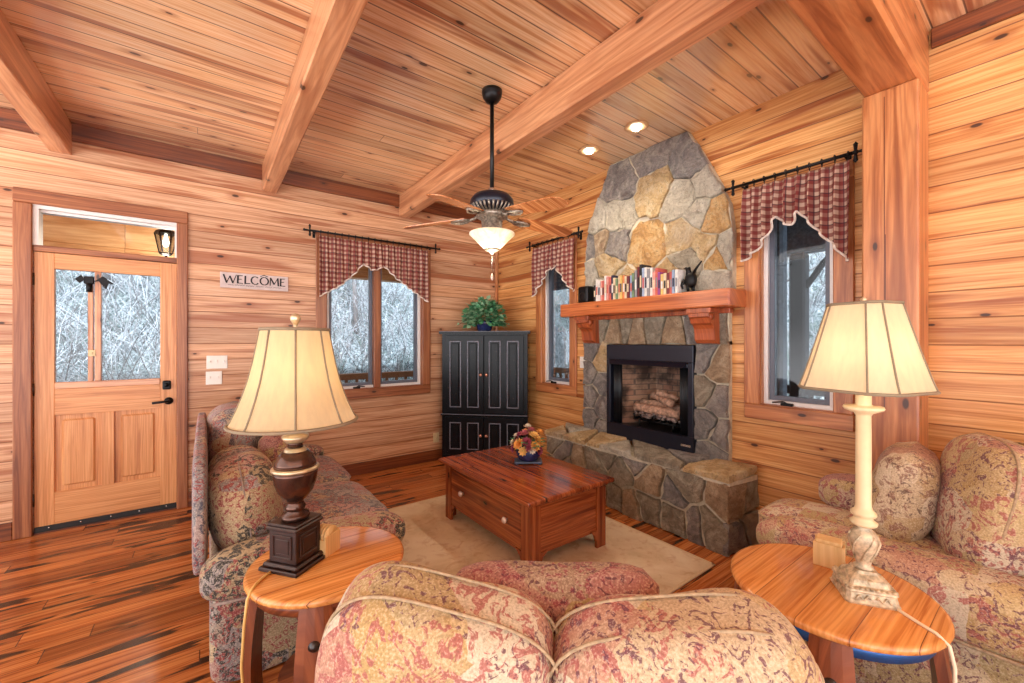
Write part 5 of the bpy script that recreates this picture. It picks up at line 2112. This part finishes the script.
def sq_loft(mb, levels):
    """square cross-sections, (half width, z)"""
    verts, faces = [], []
    for hw, z in levels:
        c = hw * 0.86
        for x, y in ((-c, -hw), (c, -hw), (hw, -c), (hw, c), (c, hw), (-c, hw), (-hw, c), (-hw, -c)):
            verts.append((x, y, z))
    for i in range(len(levels) - 1):
        for k in range(8):
            faces.append((i * 8 + k, i * 8 + (k + 1) % 8, (i + 1) * 8 + (k + 1) % 8, (i + 1) * 8 + k))
    faces.append(tuple(range(8)))
    faces.append(tuple((len(levels) - 1) * 8 + k for k in range(8)))
    mb.raw(verts, faces)


mb = MB()
mb.T = Matrix.Translation((LX, LY, 0)) @ RB
sq_loft(mb, [(0.068, 0.600), (0.070, 0.606), (0.066, 0.612), (0.062, 0.632), (0.066, 0.637), (0.064, 0.642), (0.052, 0.650), (0.046, 0.664), (0.030, 0.676), (0.026, 0.684)])
for s in range(4):
    mb.T = Matrix.Translation((LX, LY, 0)) @ RB @ Matrix.Rotation(PI / 2 * s, 4, 'Z')
    for k in range(9):
        mb.cushion((-0.052 + k * 0.013, -0.060, 0.645), (0.011, 0.012, 0.008), 2.5, n=1)
    for sg in (-1, 1):
        pts = [(sg * (0.008 + 0.040 * q / 8), -0.0655, 0.620 + 0.007 * math.sin(q * 1.5)) for q in range(9)]
        mb.tube(pts, 0.0035, 5)
    mb.lathe([(0.011, 0), (0.008, 0.005), (0.0, 0.006)], (0, -0.0445, 0.657), 10, axis=Matrix(((1, 0, 0), (0, 0, -1), (0, 1, 0))))
mb.build('stepped_base', 'ivory_antique', t)
mb = MB()
mb.lathe([(0.024, 0.684), (0.026, 0.690), (0.018, 0.696), (0.020, 0.704), (0.023, 0.720), (0.032, 0.745), (0.038, 0.768), (0.037, 0.785), (0.028, 0.802), (0.018, 0.810), (0.022, 0.816)], (LX, LY, 0), 28)
for k in range(6):
    a = 2 * PI * k / 6
    pts = [(LX + r * math.cos(a + 0.35 * q), LY + r * math.sin(a + 0.35 * q), z) for q, (r, z) in enumerate([(0.022, 0.712), (0.033, 0.742), (0.040, 0.768), (0.034, 0.794)])]
    mb.tube(pts, 0.003, 5)
mb.build('carved_bulb', 'ivory_antique', t)
mb = MB()
mb.lathe([(0.022, 0.816), (0.034, 0.822), (0.036, 0.830), (0.026, 0.838), (0.024, 0.846), (0.033, 0.852), (0.033, 0.860), (0.024, 0.868), (0.0205, 0.88),
          (0.0195, 1.165), (0.024, 1.172), (0.048, 1.182), (0.052, 1.188), (0.050, 1.194), (0.024, 1.194), (0.020, 1.200), (0.020, 1.262), (0.010, 1.268)], (LX, LY, 0), 32)
mb.build('candlestick_column', 'cream_enamel', t)
mb = MB()
mb.cyl((LX, LY, 1.265), (LX, LY, 1.30), 0.012, 10)
mb.tube([(LX + dR.x * s * q, LY + dR.y * s * q, z) for s, q, z in ((1, .012, 1.285), (1, .045, 1.35), (1, .045, 1.44), (1, .010, 1.512), (-1, .010, 1.512), (-1, .045, 1.44), (-1, .045, 1.35), (-1, .012, 1.285))], 0.0025, 5)
mb.build('harp', 'urn_gold', t)
mb = MB()
mb.lathe([(0.012, 1.30), (0.016, 1.315), (0.029, 1.35), (0.030, 1.37), (0.020, 1.395), (0.0, 1.402)], (LX, LY, 0), 16)
mb.build('light_bulb', 'bulb', t)
# shade: square with cut corners; one cut corner faces the middle of the view
SB, STp, Z0, Z1 = 0.140, 0.076, 1.246, 1.514
Rs = frame_mat((0.62, -0.785, 0)).to_4x4() @ Matrix.Rotation(math.radians(35), 4, 'Z')


def oct_pts(hw, cut):
    c = hw - cut
    return [(-c, -hw), (c, -hw), (hw, -c), (hw, c), (c, hw), (-c, hw), (-hw, c), (-hw, -c)]


mb = MB()
mb.T = Matrix.Translation((LX, LY, 0)) @ Rs
lv = 9
ring = []
for i in range(lv):
    s = i / (lv - 1)
    hw = SB + (STp - SB) * (s ** 0.92)
    ring.append([(x, y, Z0 + (Z1 - Z0) * s) for x, y in oct_pts(hw, hw * 0.36)])
verts = [p for r_ in ring for p in r_]
faces = []
for i in range(lv - 1):
    for k in range(8):
        faces.append((i * 8 + k, i * 8 + (k + 1) % 8, (i + 1) * 8 + (k + 1) % 8, (i + 1) * 8 + k))
mb.raw(verts, faces)
sh = mb.build('lamp_shade', 'shade_ivory', t)
mb = MB()
mb.T = Matrix.Translation((LX, LY, 0)) @ Rs
for k in range(8):
    mb.tube([(r_[k][0] * 1.008, r_[k][1] * 1.008, r_[k][2]) for r_ in ring], 0.0028, 5)
for r_ in (ring[0], ring[-1]):
    pts = []
    for k in range(8):
        a, b = Vector(r_[k]), Vector(r_[(k + 1) % 8])
        pts += [a.lerp(b, q / 4) for q in range(4)]
    mb.tube([(p.x * 1.006, p.y * 1.006, p.z + 0.002) for p in pts], 0.005, 6, closed=True)
mb.build('shade_trim', 'shade_trim', sh)
mb = MB()
mb.lathe([(0.010, 1.512), (0.012, 1.518), (0.005, 1.522), (0.010, 1.532), (0.0, 1.540)], (LX, LY, 0), 12)
for k in range(3):
    a = 2 * PI * k / 3
    mb.tube([(LX, LY, 1.513), (LX + 0.075 * math.cos(a), LY + 0.075 * math.sin(a), 1.513)], 0.002, 4)
mb.build('finial', 'urn_gold', t)
glow((LX, LY, 1.36), 4.6, (1.0, 0.78, 0.48), 0.03)
mb = MB()
mb.tube([(-1.40, -4.125, 0.606), (-1.42, -4.16, 0.604), (-1.445, -4.20, 0.604), (-1.462, -4.232, 0.604), (-1.474, -4.258, 0.590), (-1.478, -4.268, 0.54), (-1.478, -4.268, 0.30), (-1.47, -4.27, 0.05), (-1.42, -4.33, 0.006), (-1.2, -4.5, 0.006)], 0.0045, 8)
o = recenter(mb.build('lamp_cord', 'cord_white'), (-1.44, -4.2, 0.6))
tag(o, 'white cord trailing over the table edge from the pale candlestick lamp', 'cord')


# ------------------------------------------------------------------ coaster holders
def coaster_holder(label, c, d, w=0.085, dp=0.06, h=0.085):
    t = thing('coaster_holder', label, 'coaster holder', (c[0], c[1], 0.6))
    Tm = Matrix.Translation((c[0], c[1], 0)) @ frame_mat(d).to_4x4()
    mb = MB()
    mb.T = Tm
    mb.box((-w / 2, -dp / 2, 0.600), (w / 2, dp / 2, 0.606), 0.001)
    mb.box((-w / 2, -dp / 2, 0.606), (w / 2, -dp / 2 + 0.006, 0.600 + h * .95), 0.001)
    mb.box((-w / 2, dp / 2 - 0.006, 0.606), (w / 2, dp / 2, 0.600 + h * .95), 0.001)
    mb.box((-w / 2, -dp / 2 + 0.006, 0.606), (-w / 2 + 0.006, dp / 2 - 0.006, 0.600 + h * .8), 0.001)
    mb.box((w / 2 - 0.006, -dp / 2 + 0.006, 0.606), (w / 2, dp / 2 - 0.006, 0.600 + h * .8), 0.001)
    mb.build('holder_box', 'raw_wood', t)
    return t, Tm


# round coasters peeping out of the holder on the urn lamp's table
t, Tm = coaster_holder('small pale wooden coaster box with round coasters beside the dark urn lamp', (-2.690, -2.770), (0.80, 0.60, 0), 0.080, 0.062, 0.080)
for k in range(4):
    mb = MB()
    mb.T = Tm
    yy = -0.0195 + k * 0.013
    mb.cyl((0, yy - 0.0045, 0.652), (0, yy + 0.0045, 0.652), 0.046 if False else 0.0335, 22)
    mb.T = Tm
    o = mb.build('coaster', 'raw_wood')
    # stand the discs up so that they show above the rim
    o.data.transform(Matrix.Translation((0, 0, 0.018)))
    recenter(o, (-2.690, -2.770, 0.64))
    tag(o, 'round wooden coaster standing in the box beside the dark urn lamp', 'coaster', 'round coasters by the urn lamp')
t, Tm = coaster_holder('pale slotted wooden coaster box beside the candlestick lamp', (-1.262, -3.935), (0.20, -0.98, 0), 0.088, 0.070, 0.086)
for k in range(5):
    mb = MB()
    mb.T = Tm
    yy = -0.0225 + k * 0.01125
    mb.box((-0.036, yy - 0.004, 0.608), (0.036, yy + 0.004, 0.692), 0.002)
    o = recenter(mb.build('coaster', 'raw_wood'), (-1.262, -3.935, 0.608))
    tag(o, 'square wooden coaster standing in the box beside the candlestick lamp', 'coaster', 'square coasters by the candlestick lamp')


# ================================================================== seating
def rot_axes(x, y, z):
    return Matrix((Vector(x).normalized(), Vector(y).normalized(), Vector(z).normalized())).transposed()


def rim(c, size, z, e=5.0, n=48, k=1.0, X=None):
    """closed loop around a box cushion at local height z"""
    pts = []
    for i in range(n):
        a = 2 * PI * i / n
        x, y = math.cos(a), math.sin(a)
        q = (abs(x) ** e + abs(y) ** e) ** (1 / e)
        p = Vector((x / q * size[0] / 2 * k, y / q * size[1] / 2 * k, z))
        if X is not None:
            p = X @ p
        pts.append(Vector(c) + p)
    return pts


def box_cushion(name, mats, parent, c, size, crown=0.03, e=6, X=None, seed=0.0, welt='welt', wz=0.30):
    mb = MB()
    mb.cushion(c, size, e, crown, 12, X, 0.012, seed)
    o = mb.build(name, mats, parent)
    mb = MB()
    for s in (-1, 1):
        mb.tube(rim(c, size, s * size[2] * wz, e, 56, 1.0, X), 0.006, 6, closed=True)
    mb.build('welt', welt, o)
    return o


# ------------------------------------------------------------------ sofa along the left, its back to the door side
t = thing('sofa', 'long blue-rose tapestry sofa with loose back cushions, behind the dark urn lamp', 'sofa', (-2.68, -1.5, 0))
mb = MB()
mb.cushion((-2.64, -1.50, 0.22), (0.80, 1.80, 0.34), 9, 0, 8)
mb.build('base', 'fabric_olive', t)
mb = MB()
mb.cushion((-3.078, -1.43, 0.635), (0.060, 1.80, 0.53), 6, 0, 10, None, 0.010, 2)
mb.build('back_frame', 'fabric_blue', t)
for nm, y, e_ in (('arm', -2.365, 1), ('arm', -0.60, -1)):
    mb = MB()
    mb.cushion((-2.655, y, 0.435), (0.84, 0.25, 0.20), 3.4, 0.0, 10, None, 0.014, y)
    mb.cushion((-2.655, y + 0.02 * e_, 0.20), (0.78, 0.17, 0.40), 9, 0, 8)
    a = mb.build(nm, 'fabric_olive', t)
    mb = MB()
    if e_ > 0:
        mb.tube([(-3.04, y - 0.085, 0.365), (-2.9, y - 0.098, 0.358), (-2.65, y - 0.10, 0.356), (-2.4, y - 0.098, 0.358), (-2.26, y - 0.085, 0.365)], 0.006, 6)
    else:
        mb.tube([(-3.04, y + 0.085, 0.365), (-2.65, y + 0.095, 0.356), (-2.26, y + 0.085, 0.365)], 0.006, 6)
    mb.build('welt', 'welt_blue', a)
for y, L in ((-1.86, 0.80), (-1.08, 0.76)):
    box_cushion('seat_cushion', 'fabric_blue', t, (-2.575, y, 0.375), (0.72, L, 0.17), 0.035, 7, None, y, 'welt_blue')
# back cushions: knife-edge, standing, seen edge-on from here
for y, z, th, H, L, mat, tilt in ((-1.92, 0.615, 0.31, 0.43, 0.74, 'fabric_olive', 0.13), (-1.10, 0.700, 0.31, 0.56, 0.80, 'fabric_blue', 0.10)):
    mb = MB()
    X = rot_axes((0, 1, 0), (-math.sin(tilt), 0, math.cos(tilt)), (math.cos(tilt), 0, math.sin(tilt)))
    c = (-2.905, y, z)
    mb.cushion(c, (L, H, th), 2.9, 0.0, 12, X, 0.022, y * 3)
    o = mb.build('back_cushion', mat, t)
    mb = MB()
    mb.tube(rim(c, (L * 0.985, H * 0.985), 0.0, 2.9, 60, 1.0, X), 0.004, 6, closed=True)
    mb.build('welt', 'welt_blue', o)
mb = MB()
X = rot_axes((0.25, 1, 0), (-0.35, 0.05, 1), (1, -0.25, 0.35))
lp = mb.pillow((-2.665, -1.42, 0.645), 0.44, 0.42, 0.17, X, seed=3)
o = mb.build('throw_pillow', 'fabric_rose')
recenter(o, (-2.66, -1.42, 0.45))
tag(o, 'rose tapestry throw pillow leaning on the far back cushion of the long sofa', 'pillow')
mb = MB()
X = rot_axes((0.15, -1, 0.1), (-0.35, 0.0, 1), (1, 0.1, 0.35))
mb.pillow((-2.66, -0.90, 0.64), 0.42, 0.40, 0.16, X, seed=5)
o = recenter(mb.build('throw_pillow', 'fabric_olive'), (-2.66, -0.9, 0.45))
tag(o, 'olive tapestry throw pillow at the far arm of the long sofa', 'pillow')

# ------------------------------------------------------------------ loveseat seen from behind
DL = Vector((0.740, -0.672, 0)).normalized()
CL = Vector((-2.470, -3.795, 0))
LT = Matrix.Translation(CL) @ frame_mat(DL).to_4x4()
LR = frame_mat(DL)
t = thing('loveseat', 'gold and rose tapestry loveseat seen from behind, between the end tables', 'loveseat', CL, 0)


def lmb():
    m = MB()
    m.T = LT
    return m


mb = lmb()
mb.cushion((0, 0.19, 0.20), (1.10, 0.64, 0.26), 9, 0, 8)
mb.build('base', 'fabric_gold', t)
mb = lmb()
mb.cushion((0, -0.13, 0.40), (1.10, 0.14, 0.66), 8, 0, 10, None, 0.01)
mb.build('back_frame', 'fabric_gold', t)
for s in (-1, 1):
    mb = lmb()
    mb.cushion((s * 0.485, 0.14, 0.45), (0.16, 0.52, 0.18), 3.2, 0, 8)
    mb.cushion((s * 0.485, 0.14, 0.24), (0.13, 0.52, 0.36), 8, 0, 8)
    mb.build('arm', 'fabric_gold', t)
for s in (-1, 1):
    mb = lmb()
    mb.cushion((s * 0.205, 0.22, 0.39), (0.41, 0.56, 0.16), 7, 0.03, 10)
    mb.build('seat_cushion', 'fabric_gold', t)
tl = 0.16
for s in (-1, 1):
    roll = -0.20 if s < 0 else 0.13
    X = rot_axes((1, 0, roll), (-roll, -math.sin(tl), math.cos(tl)), (0, -math.cos(tl), -math.sin(tl)))
    c = Vector((s * 0.245 + (0.012 if s > 0 else 0), 0.0, 0.650 if s < 0 else 0.634))
    size = (0.51 if s < 0 else 0.53, 0.47, 0.24)
    mb = lmb()
    b = bmesh.new()
    mb.cushion(c, size, 3.5, 0.0, 14, X, 0.022, 4 + s)
    o = mb.build('back_cushion', 'fabric_gold', t)
    mb = lmb()
    for zz in (0.045, -0.045):
        kz = (1 - (abs(zz) / (size[2] / 2)) ** 3.5) ** (1 / 3.5)
        mb.tube(rim(c, (size[0], size[1]), zz, 3.5, 64, kz * 1.002, X), 0.0036, 6, closed=True)
    mb.build('welt', 'welt', o)
mb = lmb()
X = rot_axes((1, 0.05, 0.02), (0, -0.42, 1), (0, -1, -0.42))
mb.pillow((0.0, 0.205, 0.645), 0.56, 0.44, 0.19, X, seed=9, pinch=0.2)
o = recenter(mb.build('throw_pillow', 'fabric_rose'), CL + Vector((0.16, 0.17, 0.47)))
tag(o, 'rose and gold throw pillow leaning inside the loveseat seen from behind', 'pillow')

# ------------------------------------------------------------------ armchair on the right, facing the hearth side
t = thing('armchair', 'gold tapestry armchair with rolled arms beside the timber post, facing the hearth', 'armchair', (-0.66, -4.1, 0))
mb = MB()
mb.cushion((-0.66, -4.10, 0.19), (0.74, 1.06, 0.28), 10, 0, 8)
mb.build('base', 'fabric_gold', t)
mb = MB()
mb.cushion((-0.66, -4.665, 0.45), (0.76, 0.14, 0.84), 7, 0, 8)
mb.build('back_frame', 'fabric_gold', t)
# near arm: a broad roll with a recessed panel under it
mb = MB()
mb.cushion((-0.935, -4.10, 0.500), (0.26, 1.06, 0.24), 3.0, 0.0, 12, None, 0.014, 3)
mb.cushion((-0.915, -4.09, 0.22), (0.16, 1.00, 0.42), 10, 0, 8)
ar = mb.build('arm', 'fabric_gold', t)
mb = MB()
mb.tube([(-1.035, -3.60, 0.415), (-1.047, -3.8, 0.404), (-1.05, -4.1, 0.400), (-1.047, -4.4, 0.404), (-1.035, -4.6, 0.415)], 0.006, 6)
mb.build('welt', 'welt', ar)
mb = MB()
mb.cushion((-0.385, -4.06, 0.615), (0.23, 0.82, 0.19), 4.0, 0.0, 10, None, 0.010, 6)
mb.cushion((-0.385, -4.06, 0.33), (0.18, 0.78, 0.46), 10, 0, 8)
mb.build('arm', 'fabric_rose', t)
box_cushion('seat_cushion', 'fabric_gold', t, (-0.66, -3.90, 0.475), (0.38, 0.80, 0.17), 0.03, 6, None, 2.0)
# loose back cushion facing the hearth, its boxed edge towards the room
yaw = Vector((0.93, 0.37, 0)).normalized()
nrm = Vector((-yaw.y, yaw.x, 0))
tilt = 0.22
upv = Vector((0, 0, 1)) * math.cos(tilt) - nrm * math.sin(tilt)
X = rot_axes(yaw, upv, yaw.cross(upv))
c = Vector((-0.600, -4.275, 0.760))
mb = MB()
mb.cushion(c, (0.56, 0.52, 0.30), 3.2, 0.0, 14, X, 0.022, 7.7)
o = mb.build('back_cushion', 'fabric_gold', t)
mb = MB()
for zz in (0.06, -0.06):
    kz = (1 - (abs(zz) / 0.15) ** 3.2) ** (1 / 3.2)
    mb.tube(rim(c, (0.56, 0.52), zz, 3.2, 64, kz * 1.003, X), 0.005, 6, closed=True)
mb.build('welt', 'welt', o)
mb = MB()
X = rot_axes((1, 0.12, 0), (0.03, -0.20, 1), (0.1, -1, -0.2))
mb.pillow((-0.585, -4.01, 0.735), 0.40, 0.44, 0.21, X, seed=14)
o = recenter(mb.build('throw_pillow', 'fabric_beige'), (-0.58, -4.0, 0.54))
tag(o, 'beige throw pillow standing in the armchair beside the timber post', 'pillow')
